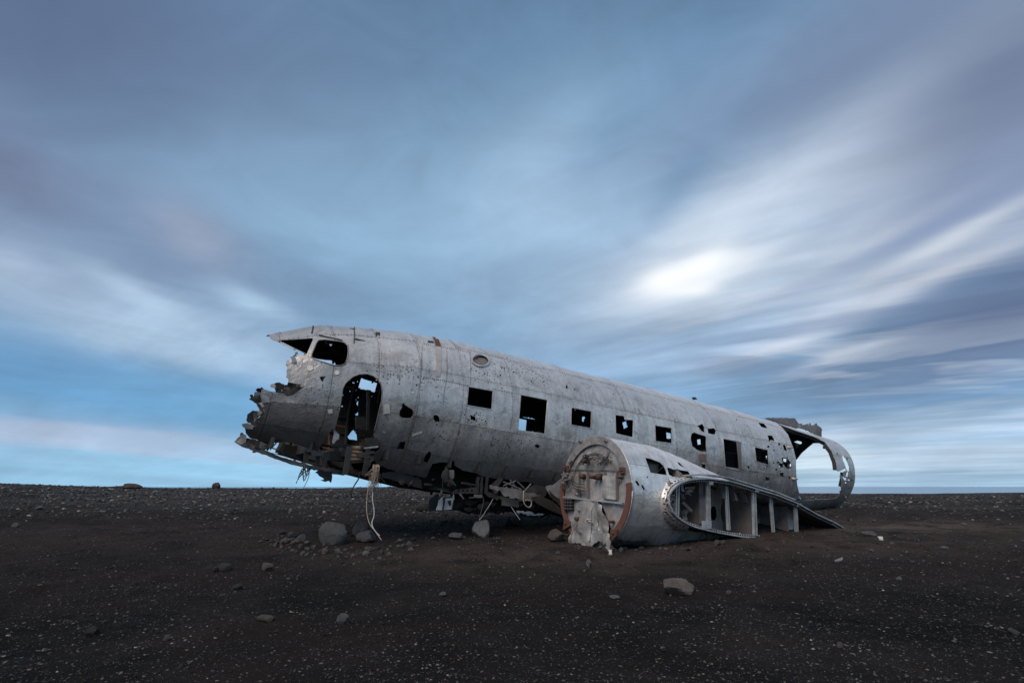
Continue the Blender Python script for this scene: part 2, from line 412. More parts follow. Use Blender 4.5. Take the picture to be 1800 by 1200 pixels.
    n.put(b.inputs['Roughness'], n.m('ADD', rough, n.m('MULTIPLY', n.m('SUBTRACT', mid, .5), .35), clamp=True))
    setbump(n, b, n.m('ADD', h, n.m('MULTIPLY', n.noise(v, 13, 3, .5, .8), .9)), .6, .012); return m_
def plain(name, col, rough=.8, metallic=0., scale=8, var=.5, bump=.3, dist=.01):
    m_, n, b = newmat(name); pos = n.new('ShaderNodeTexCoord').outputs['Object']
    t = n.noise(pos, scale, 6, .65, .4); k = n.m('ADD', 1-var, n.m('MULTIPLY', t, 2*var))
    n.put(b.inputs['Base Color'], n.mix(1.0, col, n.xyz(k, k, k), 'MULTIPLY')); b.inputs['Metallic'].default_value = metallic
    b.inputs['Roughness'].default_value = rough; setbump(n, b, n.noise(pos, scale*3, 5, .7), bump, dist); return m_
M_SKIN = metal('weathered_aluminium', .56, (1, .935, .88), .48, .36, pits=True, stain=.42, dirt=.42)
M_NAC = metal('brighter_aluminium', .72, (1, .935, .875), .55, .30, stain=.42, dirt=.45)
M_CRUSH = metal('dull_crushed_aluminium', .36, (1, .92, .85), .4, .45, stain=.5, dirt=.6)
M_FW = metal('firewall_steel', .36, (1, .92, .87), .45, .45, uv=False, stain=.5, dirt=.5)
M_RIM = metal('bare_rim_metal', .46, (1, .97, .95), .5, .45, uv=False, stain=.5)
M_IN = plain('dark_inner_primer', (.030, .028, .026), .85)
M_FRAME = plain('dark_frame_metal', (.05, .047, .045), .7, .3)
M_STRUT = plain('weathered_frame_metal', (.21, .185, .17), .6, .4)
M_RUST = plain('rust_brown_ring', (.125, .047, .034), .85, 0, 14, .35)
M_RUSTY = plain('rusty_fitting', (.10, .045, .03), .8, .2, 20)
M_SEAM = plain('corroded_seam', (.20, .105, .065), .85, .1, 9, .8)
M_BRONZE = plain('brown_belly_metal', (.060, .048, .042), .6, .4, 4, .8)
M_PALE = plain('pale_sheet', (.78, .78, .78), .6, .2, 6, .35)
M_PATCH = plain('cream_sticker', (.50, .43, .38), .8, 0, 18, .35)
M_PORT = plain('port_plug', (.17, .14, .125), .7, .2, 30, .8)
M_STICK = plain('pale_sticker', (.62, .56, .50), .8, 0, 30, .35)
M_FLOOR = plain('bright_floor_sheet', (.66, .67, .68), .5, .4, 5, .35)
M_ROPE = plain('frayed_rope_fibre', (.36, .28, .22), .95, 0, 40, .3)
M_CABLE = plain('black_cable', (.012, .012, .012), .6)
M_GREYC = plain('grey_cable', (.30, .31, .33), .6)

# ------------------------------------------------------------------ terrain
HZ_X = [0, 60, 120, 200, 300, 450, 560, 640, 740, 900, 1100, 1300, 1500, 1650, 1800]
HZ_Y = [849, 851, 853, 856, 857.5, 858, 858.5, 856.5, 853.5, 855, 860, 865, 867.5, 867, 865]
def sm(a, b, x): t = np.clip((x-a)/(b-a), 0, 1); return t*t*(3-2*t)
def gz(x, y, fine=True):
    x = np.asarray(x, float); y = np.asarray(y, float); yy = np.maximum(y, .5)
    pxx = 900+FPX*x/(yy*.969); hz = np.interp(pxx, HZ_X, HZ_Y); rg = sm(1000, 1450, pxx); D = 30+15*rg
    top = EYE+(855-hz)/FPX*D*.95
    near = np.interp(y, [-50, 0, 4, 7, 9, 11, 14, 18, 22], [-.1, 0, .02, .17, .28, .35, .41, .50, .57])
    far = near+(top-near)*sm(.32, 1, y/D)
    z = np.where(y > D, top-(y-D)*.012-np.maximum(0, y-D-40)*.05, far)
    z = np.where(pxx > 1450, np.minimum(z, far), z)
    # scoured hollow under the belly, sand banked against wing and tail
    def b(cx, cy, rx, ry, a, k):
        c, s = cos(a), sin(a); u = ((x-cx)*c+(y-cy)*s)/rx; v = (-(x-cx)*s+(y-cy)*c)/ry; return k*np.exp(-(u*u+v*v))
    z = z+b(-.9, 9.1, 2.2, .7, .45, -.10)+b(8.9, 14.6, 1.0, .8, .56, .10)+b(6.9, 12.0, 1.6, .8, .56, -.11)+b(4.3, 10.1, 1.2, .5, .56, .13)+b(2.6, 9.9, 1.3, .9, .5, .10)+b(-3.0, 8.4, 1.6, .35, .2, .05)
    z = z+b(-19.3, 29.5, .75, .6, 0, .10)+b(-14.95, 29.5, .5, .5, 0, .04)
    z = z+.05*fbm(x*.45, y*.45, 3)*sm(1, 5, y)
    z = z+b(3.2, 8.35, 2.3, .30, .57, .06)+b(1.2, 7.15, .7, .3, .3, -.04)
    if fine:
        tr = sm(.05, .35, fbm(x*.5+20, y*.7+4, 2, 3)+.12)
        z = z+.007*fbm(x*1.3+40, y*7.5, 2, 3)*(1-sm(16, 26, y))+tr*.030*fbm(x*4.2+9, y*4.2, 2, 2)*(1-sm(14, 22, y))
        z = z+.030*fbm(x*1.9, y*1.9, 4, 1)+.012*fbm(x*9, y*9, 3, 2)*(1-sm(14, 25, y))
    return z
def axis(segs):
    out = []
    for a, b, st in segs: out += list(np.arange(a, b, st))
    return np.array(out+[segs[-1][1]])
xs = axis([(-400, -80, 20), (-80, -30, 2.0), (-30, -9, .4), (-9, 12, .055), (12, 30, .3), (30, 90, 1.5), (90, 400, 20)])
ys = axis([(-60, -4, 2), (-4, 2, .5), (2, 13, .05), (13, 18, .1), (18, 34, .22), (34, 60, .8), (60, 140, 4), (140, 260, 20)])
X, Y = np.meshgrid(xs, ys); Z = gz(X, Y)
Z = np.where(np.abs(X) > 150, np.minimum(Z, 1.0), Z)
nx_, ny_ = len(xs), len(ys)
me = bpy.data.meshes.new('black_sand_ground'); V = np.stack([X, Y, Z], -1).reshape(-1, 3)
i = np.arange(nx_*ny_).reshape(ny_, nx_); Q = np.stack([i[:-1, :-1], i[:-1, 1:], i[1:, 1:], i[1:, :-1]], -1).reshape(-1, 4)
me.vertices.add(len(V)); me.vertices.foreach_set('co', V.ravel()); me.loops.add(Q.size); me.loops.foreach_set('vertex_index', Q.ravel())
me.polygons.add(len(Q)); me.polygons.foreach_set('loop_start', np.arange(0, Q.size, 4)); me.polygons.foreach_set('loop_total', np.full(len(Q), 4)); me.update(); me.validate()
def ground_material():
    m_, n, b = newmat('black_volcanic_sand'); p = n.new('ShaderNodeNewGeometry').outputs['Position']; x, y, z = n.sep(p)
    c = n.ramp(n.noise(p, .8, 7, .7, .6), [(.34, (.008, .0075, .0075)), (.48, (.014, .0128, .0122)), (.60, (.024, .020, .018)), (.72, (.038, .030, .026))])
    # wind-blown brown dust gathered in drifts and round the wreck
    warm = n.mrange(n.noise(n.xyz(n.m('MULTIPLY', x, .5), y, z), .5, 6, .65, .6), .46, .62)
    c = n.mix(n.m('MULTIPLY', warm, .55), c, (.029, .020, .0165))
    def drift(c, cx, cy, rx, ry, k, col):
        g = n.m('EXPONENT', n.m('MULTIPLY', n.m('ADD', n.m('POWER', n.m('DIVIDE', n.m('SUBTRACT', x, cx), rx), 2.), n.m('POWER', n.m('DIVIDE', n.m('SUBTRACT', y, cy), ry), 2.)), -1.))
        g = n.m('MULTIPLY', g, n.mrange(n.noise(p, 1.7, 6, .7, .5), .30, .62)); return n.mix(n.m('MULTIPLY', g, k), c, col)
    c = drift(c, 6.3, 10.8, 3.0, 1.8, .95, (.125, .094, .078)); c = drift(c, .4, 7.4, 3.0, 1.2, .85, (.076, .058, .049)); c = drift(c, -5.5, 9.5, 5., 2., .8, (.052, .038, .032)); c = drift(c, 4.5, 8.3, 2.2, .9, .8, (.080, .058, .048))
    far = n.m('MULTIPLY', n.mrange(y, 11., 18.), n.mrange(n.noise(n.xyz(n.m('MULTIPLY', x, .25), y, z), .9, 5, .6), .35, .6)); c = n.mix(n.m('MULTIPLY', far, .7), c, (.072, .067, .066))
    grit = n.new('ShaderNodeTexVoronoi'); n.put(grit.inputs['Vector'], p); grit.inputs['Scale'].default_value = 75
    r, g_, b_ = n.sep(grit.outputs['Color'])
    dot = n.m('LESS_THAN', grit.outputs['Distance'], n.m('MULTIPLY', g_, .45))
    k = n.m('MULTIPLY', dot, n.m('GREATER_THAN', r, .80)); c = n.mix(n.m('MULTIPLY', k, .8), c, n.ramp(b_, [(0, (.05, .043, .04)), (.7, (.11, .10, .10)), (1, (.38, .29, .24))]))
    k = n.m('MULTIPLY', dot, n.m('LESS_THAN', r, .35)); c = n.mix(n.m('MULTIPLY', k, .7), c, (.008, .008, .008))
    g2 = n.new('ShaderNodeTexVoronoi'); n.put(g2.inputs['Vector'], p); g2.inputs['Scale'].default_value = 34
    r2, q2, b2 = n.sep(g2.outputs['Color']); d2 = n.m('LESS_THAN', g2.outputs['Distance'], n.m('MULTIPLY', q2, .36))
    k = n.m('MULTIPLY', d2, n.m('GREATER_THAN', r2, n.mrange(n.noise(p, 1.1, 4, .6), .35, .65, .93, .62)))
    c = n.mix(n.m('MULTIPLY', k, .85), c, n.ramp(b2, [(0, (.035, .032, .03)), (.6, (.065, .06, .06)), (.9, (.12, .10, .095)), (1, (.28, .22, .18))]))
    n.put(b.inputs['Base Color'], c); b.inputs['Roughness'].default_value = .95; b.inputs['Specular IOR Level'].default_value = .06
    h = n.m('ADD', n.noise(p, 45, 6, .75), n.m('MULTIPLY', n.noise(p, 9, 4, .6), 1.2)); setbump(n, b, n.m('ADD', h, n.m('ADD', n.m('MULTIPLY', dot, .35), n.m('MULTIPLY', d2, .8))), 1.0, .03); return m_
M_GROUND = ground_material()
link('black_sand_ground', me, None, [M_GROUND], kind='structure')
def onground(x, y, t0=2.0):
    r = ray(x, y); ts = np.arange(t0, 70, .02); P = cO+np.multiply.outer(ts, r); h = P[:, 2]-gz(P[:, 0], P[:, 1])
    k = np.argmax(h < 0); return P[k], ts[k]
# sea
m_, n, b = newmat('pale_sea'); p = n.new('ShaderNodeNewGeometry').outputs['Position']
b.inputs['Base Color'].default_value = (*lin(105, 140, 165), 1); b.inputs['Roughness'].default_value = .22; b.inputs['IOR'].default_value = 1.33
setbump(n, b, n.noise(p, .4, 4, .6), .25, .1)
me = mesh('sea', [(-40000, 100, -3), (40000, 100, -3), (40000, 45000, -3), (-40000, 45000, -3)], [(0, 1, 2, 3)])
link('sea', me, None, [m_], kind='structure')

# ------------------------------------------------------------------ the wreck
wreck = bpy.data.objects.new('airplane_wreck', None); COL.objects.link(wreck)
base_p = FP(3., 0, -1.5); wreck.location = (base_p[0], base_p[1], float(gz(base_p[0], base_p[1])))
wreck['label'] = 'weathered grey metal airplane fuselage with torn nose and empty windows lying on black sand'; wreck['category'] = 'airplane wreck'
T = np.array([[-3.8, .18, -.45, -.90, .62], [-3.4, .40, -.42, -.98, .72], [-3.0, .60, -.36, -1.05, .86], [-2.4, .90, -.28, -1.17, 1.02], [-1.9, 1.00, -.22, -1.25, 1.13], [-1.2, 1.08, -.17, -1.36, 1.21],
              [-.6, 1.14, -.15, -1.42, 1.24], [0, 1.17, -.15, -1.45, 1.25], [5, 1.18, -.15, -1.40, 1.25], [8, 1.16, -.08, -1.40, 1.20], [11.5, 1.05, .10, -.90, .95]])
def dents(s, q, k=1.0):
    return .024*fbm(s*1.7+5, q*1.7+9, 3, 1)+k*.011*fbm(s*6, q*6, 2, 2)*np.clip(1.1-s*.10, .3, 1.15)
def fus(s, th, inset=0.0):
    s = np.asarray(s, float); inset = inset-dents(s, np.asarray(th)*1.22); t, m0, b0, hw = [np.interp(s, T[:, 0], T[:, k]) for k in (1, 2, 3, 4)]
    c, sn = np.cos(th), np.sin(th); Wd = m0+np.where(sn > 0, (t-m0-inset)*sn, (m0-b0-inset)*sn); L = (hw-inset)*c
    return WO+s[..., None]*dv+L[..., None]*lv+Wd[..., None]*wv
NC = np.array([2.82, -1.30])
NT_ = np.array([[1.06, .73, .73, .73], [1.9, .735, .73, .73], [2.6, .62, .72, .71], [3.4, .46, .66, .66], [4.3, .27, .5, .5], [5.0, .10, .3, .40]])
def nac(s, th, inset=0.0):
    s = np.asarray(s, float); inset = inset-1.1*dents(s+30, np.asarray(th)*.73, 1.5); t, b0, hw = [np.interp(s, NT_[:, 0], NT_[:, k]) for k in (1, 2, 3)]
    c, sn = np.cos(th), np.sin(th); Wd = NC[1]+np.where(sn > 0, (t-inset)*sn, (b0-inset)*sn); L = NC[0]+(hw-inset)*c
    return WO+s[..., None]*dv+L[..., None]*lv+Wd[..., None]*wv
class Skin:
    """a drum-shaped surface with shapes cut out of the side in view ('near') or the other side ('far')"""
    def __init__(s, f, s0, s1, R):
        s.f = f; s.R = R; S = np.linspace(s0, s1, 220); A = np.linspace(-pi/2, 3*pi/2, 220)
        s.S, s.A = np.meshgrid(S, A, indexing='ij'); P = f(s.S, s.A); s.X, s.Y = proj(P)
        nr = s.nearf(s.S, s.A); s.nr = nr; s.holes = []
    def nearf(s, S, A):
        S = np.asarray(S, float); e = 1e-3; P = s.f(S, A); a = s.f(S+e, A)-P; b = s.f(S, A+e)-P
        N = np.cross(b, a); N *= np.sign((N*(P-s.f(S, A, .1))).sum(-1))[..., None]; return (N*(cO-P)).sum(-1) > 0
    def hit(s, x, y, near=True):
        D = (s.X-x)**2+(s.Y-y)**2+np.where(s.nr == near, 0, 1e9); k = np.unravel_index(D.argmin(), D.shape)
        a, b = s.S[k], s.A[k]; e = 1e-4
        for _ in range(6):
            X0, Y0 = proj(s.f(a, b)); Xa, Ya = proj(s.f(a+e, b)); Xb, Yb = proj(s.f(a, b+e))
            J = np.array([[Xa-X0, Xb-X0], [Ya-Y0, Yb-Y0]])/e
            try: st = np.linalg.solve(J, [x-X0, y-Y0])
            except Exception: return None
            st = np.clip(st, -.3, .3); a, b = a+st[0], b+st[1]
        X0, Y0 = proj(s.f(a, b))
        if abs(X0-x)+abs(Y0-y) > .8 or bool(s.nearf(a, b)) != near: return None
        return a, b
    def cut(s, poly, near=True, jit=0.0, step=5.0):
        pp = subdiv(poly, step, jit); uv = [s.hit(q[0], q[1], near) for q in pp]
        s.holes.append((near, [tuple(q) for q in pp], uv))
    extra = None
    def gone(s, S, A, grow=0):
        P = s.f(np.asarray(S, float), np.asarray(A, float)); x, y = proj(P); nr = s.nearf(S, A); g = np.zeros(np.shape(x), bool)
        if s.extra: g |= s.extra(S, A)
        for near, pp, uv in s.holes: g |= (nr == near) & pip(x, y, pp)
        return g
    def panel(s, s0, s1, a0, a1, gap, cell, off):
        R = s.R; g = gap/2; q0, q1 = a0*R, a1*R; u0, u1, v0, v1 = s0+g, s1-g, q0+g, q1-g; pts = []; ed = []
        nu = max(2, int((u1-u0)/cell)); nv = max(2, int((v1-v0)/cell)); US = np.linspace(u0, u1, nu+1); VS = np.linspace(v0, v1, nv+1)
        for ii, u in enumerate(US):
            for jj, v in enumerate(VS):
                e = ii in (0, nu) or jj in (0, nv)
                pts.append((u, v) if e else (u+rng.uniform(-.12, .12)*cell, v+rng.uniform(-.12, .12)*cell))
        idx = lambda a, b: a*(nv+1)+b
        ed += [(idx(a, 0), idx(a+1, 0)) for a in range(nu)]+[(idx(a, nv), idx(a+1, nv)) for a in range(nu)]
        ed += [(idx(0, b), idx(0, b+1)) for b in range(nv)]+[(idx(nu, b), idx(nu, b+1)) for b in range(nv)]
        for near, pp, uv in s.holes:
            N = len(uv); box = [q for q in uv if q is not None]
            if not box: continue
            bs = np.array(box); 
            if bs[:, 0].min() > s1+.3 or bs[:, 0].max() < s0-.3: continue
            def w_(q): return (q[0], q[1]*R)
            ids = {}
            for k in range(N):
                a, b = uv[k], uv[(k+1) % N]
                if a is None or b is None: continue
                if abs(a[0]-b[0])+abs(a[1]-b[1]) > .6: continue
                pa, pb = w_(a), w_(b)
                if max(pa[0], pb[0]) < u0-.05 or min(pa[0], pb[0]) > u1+.05 or max(pa[1], pb[1]) < v0-.05 or min(pa[1], pb[1]) > v1+.05: continue
                for kk, pq in ((k, pa), ((k+1) % N, pb)):
                    if kk not in ids: ids[kk] = len(pts); pts.append(pq)
                ed.append((ids[k], ids[(k+1) % N]))
        def keep(x, y): return (x > u0) & (x < u1) & (y > v0) & (y < v1) & ~s.gone(x, y/R)
        P, F_ = tris_of(pts, ed, keep)
        if not len(F_): return None
        dent = 0.0
        V = s.f(P[:, 0], P[:, 1]/R, inset=0.0)
        Nn = s.f(P[:, 0], P[:, 1]/R, -.1)-V; Nn /= np.linalg.norm(Nn, axis=1)[:, None]
        V = V+Nn*(dent+off)
        F2 = F_.copy(); a = V[F_]; nn = np.cross(a[:, 1]-a[:, 0], a[:, 2]-a[:, 0]); flip = (nn*Nn[F_].mean(1)).sum(1) < 0; F2[flip] = F_[flip][:, ::-1]
        return V, F2, P
def cr(o, k, pts): return [(o[0]+x/k, o[1]+y/k) for x, y in pts]
A1 = (400, 550); K1 = 3.75      # helper origins of enlarged views the outlines were taken from
FU = Skin(fus, -3.8, 11.5, 1.22)
# torn nose outline, near side
nose = cr(A1, K1, [(285,165),(322,183),(440,172),(545,160),(562,158)])
ns_ = cr(A1, K1, [(-1400,-400),(200,-400),(278,160),(285,170),(520,272),(490,280),(450,285),(430,290),(425,310),(388,312),(392,370),(385,420),(400,435),(400,455),(480,470),(512,476),(500,490),(470,512),(430,540),(395,550),(370,530),(300,522),(235,500),(225,500),(222,560),(228,590),(243,620),(247,650),(240,665),(210,700),(190,740),(175,745),(130,725),(100,735),(115,760),(120,790),(150,825),(200,835),(250,860),(300,855),(400,850),(500,880),(560,900),(640,915),(690,900),(700,870),(735,820),(705,780),(690,760),(600,900),(550,940),(430,960),(300,905),(200,868),(118,828),(52,850),(-1400,1100)])
ns_lo = cr(A1, K1, [(150,825),(200,835),(250,860),(300,855),(400,850),(500,880),(560,900),(640,915),(690,900),(700,870),(735,820),(960,800),(975,830),(1010,870),(1000,900),(965,925),(975,985),(1010,1055),(940,1075),(880,1072),(770,1062),(660,1035),(600,1015),(540,1000),(430,968),(300,925),(200,885),(118,850)])
FU.cut(ns_, True, .25, 4)
FU.cut(ns_lo, True, .3, 4)
FU.cut(cr(A1, K1, [(338,181),(560,165),(562,178),(522,270),(515,268)]), True, 0, 4)                                    # windscreen
FU.cut(cr(A1, K1, [(600,180),(640,176),(740,188),(770,195),(792,215),(796,250),(790,300),(775,335),(745,348),(700,345),(570,305),(552,290),(556,270),(585,200)]), True, 0, 4)   # cockpit side window
FU.cut(cr(A1, K1, [(705,780),(735,660),(760,500),(775,465),(800,440),(830,418),(870,404),(920,402),(960,416),(990,438),(1012,470),(1020,520),(1015,580),(1000,640),(985,710),(965,790),(960,810),(735,825)]), True, 0, 4)  # oval door
FU.cut(cr(A1, K1, [(605,420),(650,415),(625,455)]), True, .2, 3)
FU.cut(cr(A1, K1, [(603,752),(615,755),(612,785),(602,780)]), True, 0, 3)
A2 = (600, 560)
low = cr(A2, K1, [(235,960),(300,985),(380,1012),(560,1048),(600,955),(650,945),(700,948),(742,935),(745,965),(800,1000),(880,1015),(940,1040),(1040,1055)])+cr((700,780), 6, [(1100,360),(1230,390),(1400,405),(1450,430),(1560,440),(1600,450),(1640,485),(1700,560)])
FU.cut(low+[(984,905),(900,915),(800,880),(740,862),(690,849),(662,838)], True, .35, 4)
FU.cut(cr(A2, K1, [(405,550),(430,575),(470,600),(478,625),(460,655),(400,652),(383,640),(383,610),(400,585)]), True, .3, 3)
FU.cut(cr(A2, K1, [(385,812),(425,808),(415,862),(365,860)]), True, .2, 3)
FU.cut(cr(A2, K1, [(575,872),(592,880),(588,910),(570,948),(545,945),(548,910)]), True, .3, 3)
FU.cut(cr(A2, K1, [(605,640),(625,632),(642,642),(650,682),(612,670)]), True, .3, 3)
FU.cut(cr(A2, K1, [(850,632),(870,642),(885,648),(890,676),(852,664)]), True, .3, 3)
A4 = (800, 600)
FU.cut(cr(A4, 6, [(145,480),(395,525),(383,712),(127,668)]), True)
FU.cut(cr(A4, 6, [(695,565),(970,620),(942,970),(667,930)]), True)
FU.cut(cr(A4, 6, [(1230,700),(1435,740),(1430,910),(1225,875)]), True)
FU.cut([(1082,729),(1097,731),(1098,737),(1113,738),(1112,768),(1083,761)], True, 0)
FU.cut([(844+15*cos(t+.35)*1.0, 634+9*sin(t)+15*cos(t)*.12) for t in np.linspace(0, 2*pi, 18)[:-1]], True)
FU.cut(cr(A4, 6, [(835,1095),(865,1082),(900,1105),(875,1125),(850,1115)]), True, .2, 3)
FU.cut(cr(A4, 6, [(1168,470),(1180,455),(1188,480),(1182,500),(1165,490)]), True, .1, 3)
FU.cut(cr(A4, 6, [(1255,500),(1270,502),(1268,515),(1256,512)]), True, 0, 3)
FU.cut(cr(A4, 6, [(770,315),(778,322),(770,328)]), True, 0, 3)
A5 = (1140, 700); K5 = 4.285
for pl, j in (([(50,205),(172,225),(175,336),(55,320)], 0), ([(325,265),(345,255),(360,262),(432,285),(437,400),(410,402),(375,390),(330,360),(318,310)], .3),
              ([(370,205),(405,190),(420,215),(422,258),(400,245)], .2), ([(445,228),(490,222),(510,240),(500,272),(450,262)], .2), ([(563,305),(666,325),(682,530),(580,512)], 0),
              ([(800,368),(897,390),(905,500),(812,472)], 0), ([(825,182),(870,190),(897,225),(850,215)], .2), ([(897,278),(930,280),(952,320),(905,312)], .2),
              ([(1010,350),(1030,350),(1045,398),(1020,388)], .2), ([(935,385),(952,390),(945,402)], 0), ([(1003,445),(1045,450),(1070,480),(1085,520),(1050,532),(1030,515),(1010,480)], .3),
              ([(980,485),(1008,490),(1015,520),(985,515)], .2), ([(990,557),(1018,560),(1018,590),(992,585)], .2), ([(880,590),(915,600),(905,630),(880,622)], .3), ([(738,505),(765,515),(755,535)], .3),
              ([(397,490),(430,500),(425,540),(405,528)], .3), ([(775,622),(800,628),(795,640)], .2), ([(232,325),(243,327),(240,336)], 0), ([(985,628),(1000,630),(995,640)], .2),
              ([(1010,700),(1022,704),(1016,712)], 0), ([(60,40),(68,42),(64,48)], 0), ([(197,150),(206,152),(200,158)], 0), ([(483,357),(492,359),(488,365)], 0)):
    FU.cut(cr(A5, K5, pl), True, j, 4)
for k in range(60):      # bullet holes
    s_, q_, a_, b_ = PITS[rng.integers(len(PITS))]
    P = fus(s_+rng.normal(0, a_*.8), (q_+rng.normal(0, b_*.9))/1.22); x, y = proj(P); r = rng.uniform(.7, 1.7)
    FU.cut([(x+r*cos(t)*rng.uniform(.7, 1.3), y+r*sin(t)*rng.uniform(.7, 1.3)) for t in np.linspace(0, 2*pi, 6)[:-1]], True, 0, 9)
for k in range(26):
    x, y = (rng.uniform(1335, 1394), rng.uniform(765, 865)) if k < 17 else (rng.uniform(1484, 1501), rng.uniform(800, 882)); r_ = rng.uniform(.8, 2.4)
    FU.cut([(x+r_*cos(t)*rng.uniform(.6, 1.3), y+r_*sin(t)*rng.uniform(.6, 1.3)) for t in np.linspace(0, 2*pi, 7)[:-1]], True, 0, 9)
cut = cr(A5, K5, [(965,185),(1030,213),(1100,240),(1180,266),(1250,290),(1330,330),(1380,400),(1410,480),(1420,545),(1430,550),(1455,540),(1470,530),(1476,545),(1462,560),(1470,590),(1490,600),(1480,620),(1462,590),(1445,570),(1440,585),(1450,620),(1450,690),(1440,695),(1440,715),(1425,740),(1400,752),(1120,772),(1130,740),(1135,715),(1122,660),(1115,600),(1110,450),(1090,370),(1050,270),(1000,210)])
FU.cut(cut, True, .15, 4)
FU.cut(cr(A5, K5, [(1458,420),(1475,440),(1500,485),(1522,550),(1495,545),(1480,500),(1462,455)]), True, .2, 3)
FU.cut(cr(A5, K5, [(1497,545),(1505,560),(1500,590),(1485,585)]), True, .1, 3)
FU.cut(cr(A5, K5, [(1415,405),(1424,408),(1430,425),(1420,422)]), True, .2, 3)
# far side
FU.cut([(60,400),(430,400),(470,586),(484,598),(510,610),(536,621),(552,629),(587,634),(594,650),(560,655),(530,662),(525,700),(500,760),(480,800),(380,840),(60,900)], False, .4, 6)
FU.cut(cr(A1, K1, [(880,430),(985,462),(968,522),(862,492)]), False)
FU.cut([(631+4.6*cos(t), 709+4.6*sin(t)) for t in np.linspace(0, 2*pi, 12)[:-1]], False)
FU.cut(cr(A1, K1, [(790,815),(830,770),(850,800),(852,840),(800,832)]), False, .4, 4)
FU.cut(cr(A1, K1, [(840,670),(860,652),(876,668),(850,675)]), False, .3, 3)
FU.cut(cr(A1, K1, [(668,204),(690,204),(680,218)]), False, 0, 3)
FU.cut([(911,735),(925.5,738),(923.5,760),(905,757)], False)
FU.cut(cr(A4, 6, [(1340,795),(1355,790),(1372,800),(1362,815),(1352,850),(1338,835)]), False, .2, 3)
FU.cut([(1094,742),(1100,740),(1103,749),(1096,753)], False, .4, 3)
FU.cut(cr(A5, K5, [(132,255),(165,262),(168,305),(135,300)]), False, .2)
FU.cut(cr(A5, K5, [(365,310),(390,305),(392,345),(370,348)]), False, .2)
FU.cut(cr(A5, K5, [(882,430),(893,433),(892,455),(884,452)]), False, .1)
FU.cut(cr(A5, K5, [(1014,450),(1038,455),(1034,478),(1016,474)]), False, .3)
FU.cut(cr(A5, K5, [(975,505),(990,508),(985,520)]), False, .3)
for k in range(34):
    s_ = rng.uniform(-2.4, 4.); a_ = pi-rng.uniform(-.35, .55); P = fus(s_, a_); x, y = proj(P); r = rng.uniform(.6, 1.5)
    FU.cut([(x+r*cos(t), y+r*sin(t)) for t in np.linspace(0, 2*pi, 6)[:-1]], False, 0, 9)
for k in range(26):      # shot holes seen through the oval door and windows
    x = rng.uniform(606, 664); y = rng.uniform(664, 770); r = rng.uniform(.4, 1.1)
    FU.cut([(x+r*cos(t), y+r*sin(t)) for t in np.linspace(0, 2*pi, 6)[:-1]], False, 0, 9)
farcut = cr(A5, K5, [(1105,470),(1108,455),(1180,392),(1238,335),(1330,332),(1500,332),(1620,420),(1620,715),(1300,716),(1105,718)])
FU.cut(farcut, False, .15, 5)
FU.cut(cr(A5, K5, [(1092,325),(1120,316),(1168,330),(1145,345)]), False, 0, 4)
S_L = [-3.8, -2.95, -2.25, -1.62, -1.0, -.28, .62, 1.92, 3.15, 4.45, 5.75, 7.05, 8.35, 9.35, 10.4, 11.5]
A_L = [radians(a) for a in (-90, -64, -38, -13, 21, 50, 90, 130, 159, 193, 218, 244, 270)]
for i in range(len(S_L)-1):
    for j in range(len(A_L)-1):
        far = A_L[j] > 1.6
        r = FU.panel(S_L[i], S_L[i+1], A_L[j], A_L[j+1], .007, (.11 if not far else .20) if S_L[i] < 7 else .085, rng.uniform(-.002, .003))
        if r is None: continue
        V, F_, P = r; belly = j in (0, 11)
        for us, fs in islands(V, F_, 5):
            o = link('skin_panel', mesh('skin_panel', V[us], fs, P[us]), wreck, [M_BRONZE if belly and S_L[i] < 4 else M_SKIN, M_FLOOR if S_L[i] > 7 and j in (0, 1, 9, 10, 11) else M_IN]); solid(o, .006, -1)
# frames and seam strips just inside the skin
def ring(s0, wd, depth, inset, step=radians(3), a0=-pi/2, a1=3*pi/2):
    A = np.arange(a0, a1+1e-6, step); mb = MB()
    g = FU.gone(np.full(len(A)-1, s0), (A[:-1]+A[1:])/2) | FU.gone(np.full(len(A)-1, s0-wd/2), (A[:-1]+A[1:])/2) | FU.gone(np.full(len(A)-1, s0+wd/2), (A[:-1]+A[1:])/2)
    for k in range(len(A)-1):
        if g[k]: continue
        n0 = len(mb.V)
        for a in (A[k], A[k+1]):
            for ss, ii in ((s0-wd/2, inset), (s0+wd/2, inset), (s0+wd/2, inset+depth), (s0-wd/2, inset+depth)): mb.V.append(fus(np.array(ss), a, ii))
        mb.F += [(n0, n0+1, n0+5, n0+4), (n0+1, n0+2, n0+6, n0+5), (n0+2, n0+3, n0+7, n0+6), (n0+3, n0, n0+4, n0+7), (n0, n0+3, n0+2, n0+1), (n0+4, n0+5, n0+6, n0+7)]
    return mb
for s0 in S_L[1:-1]:
    mb = ring(s0, .034, .005, .0085)
    if mb.F: mb.split('seam_strip', M_SEAM, wreck)
for n_ in np.arange(-2.6, 11.4, .508):
    s0 = n_*1.0+.26
    mb = ring(s0, .03, .075, .012)
    if mb.F: mb.split('frame', M_FRAME, wreck)
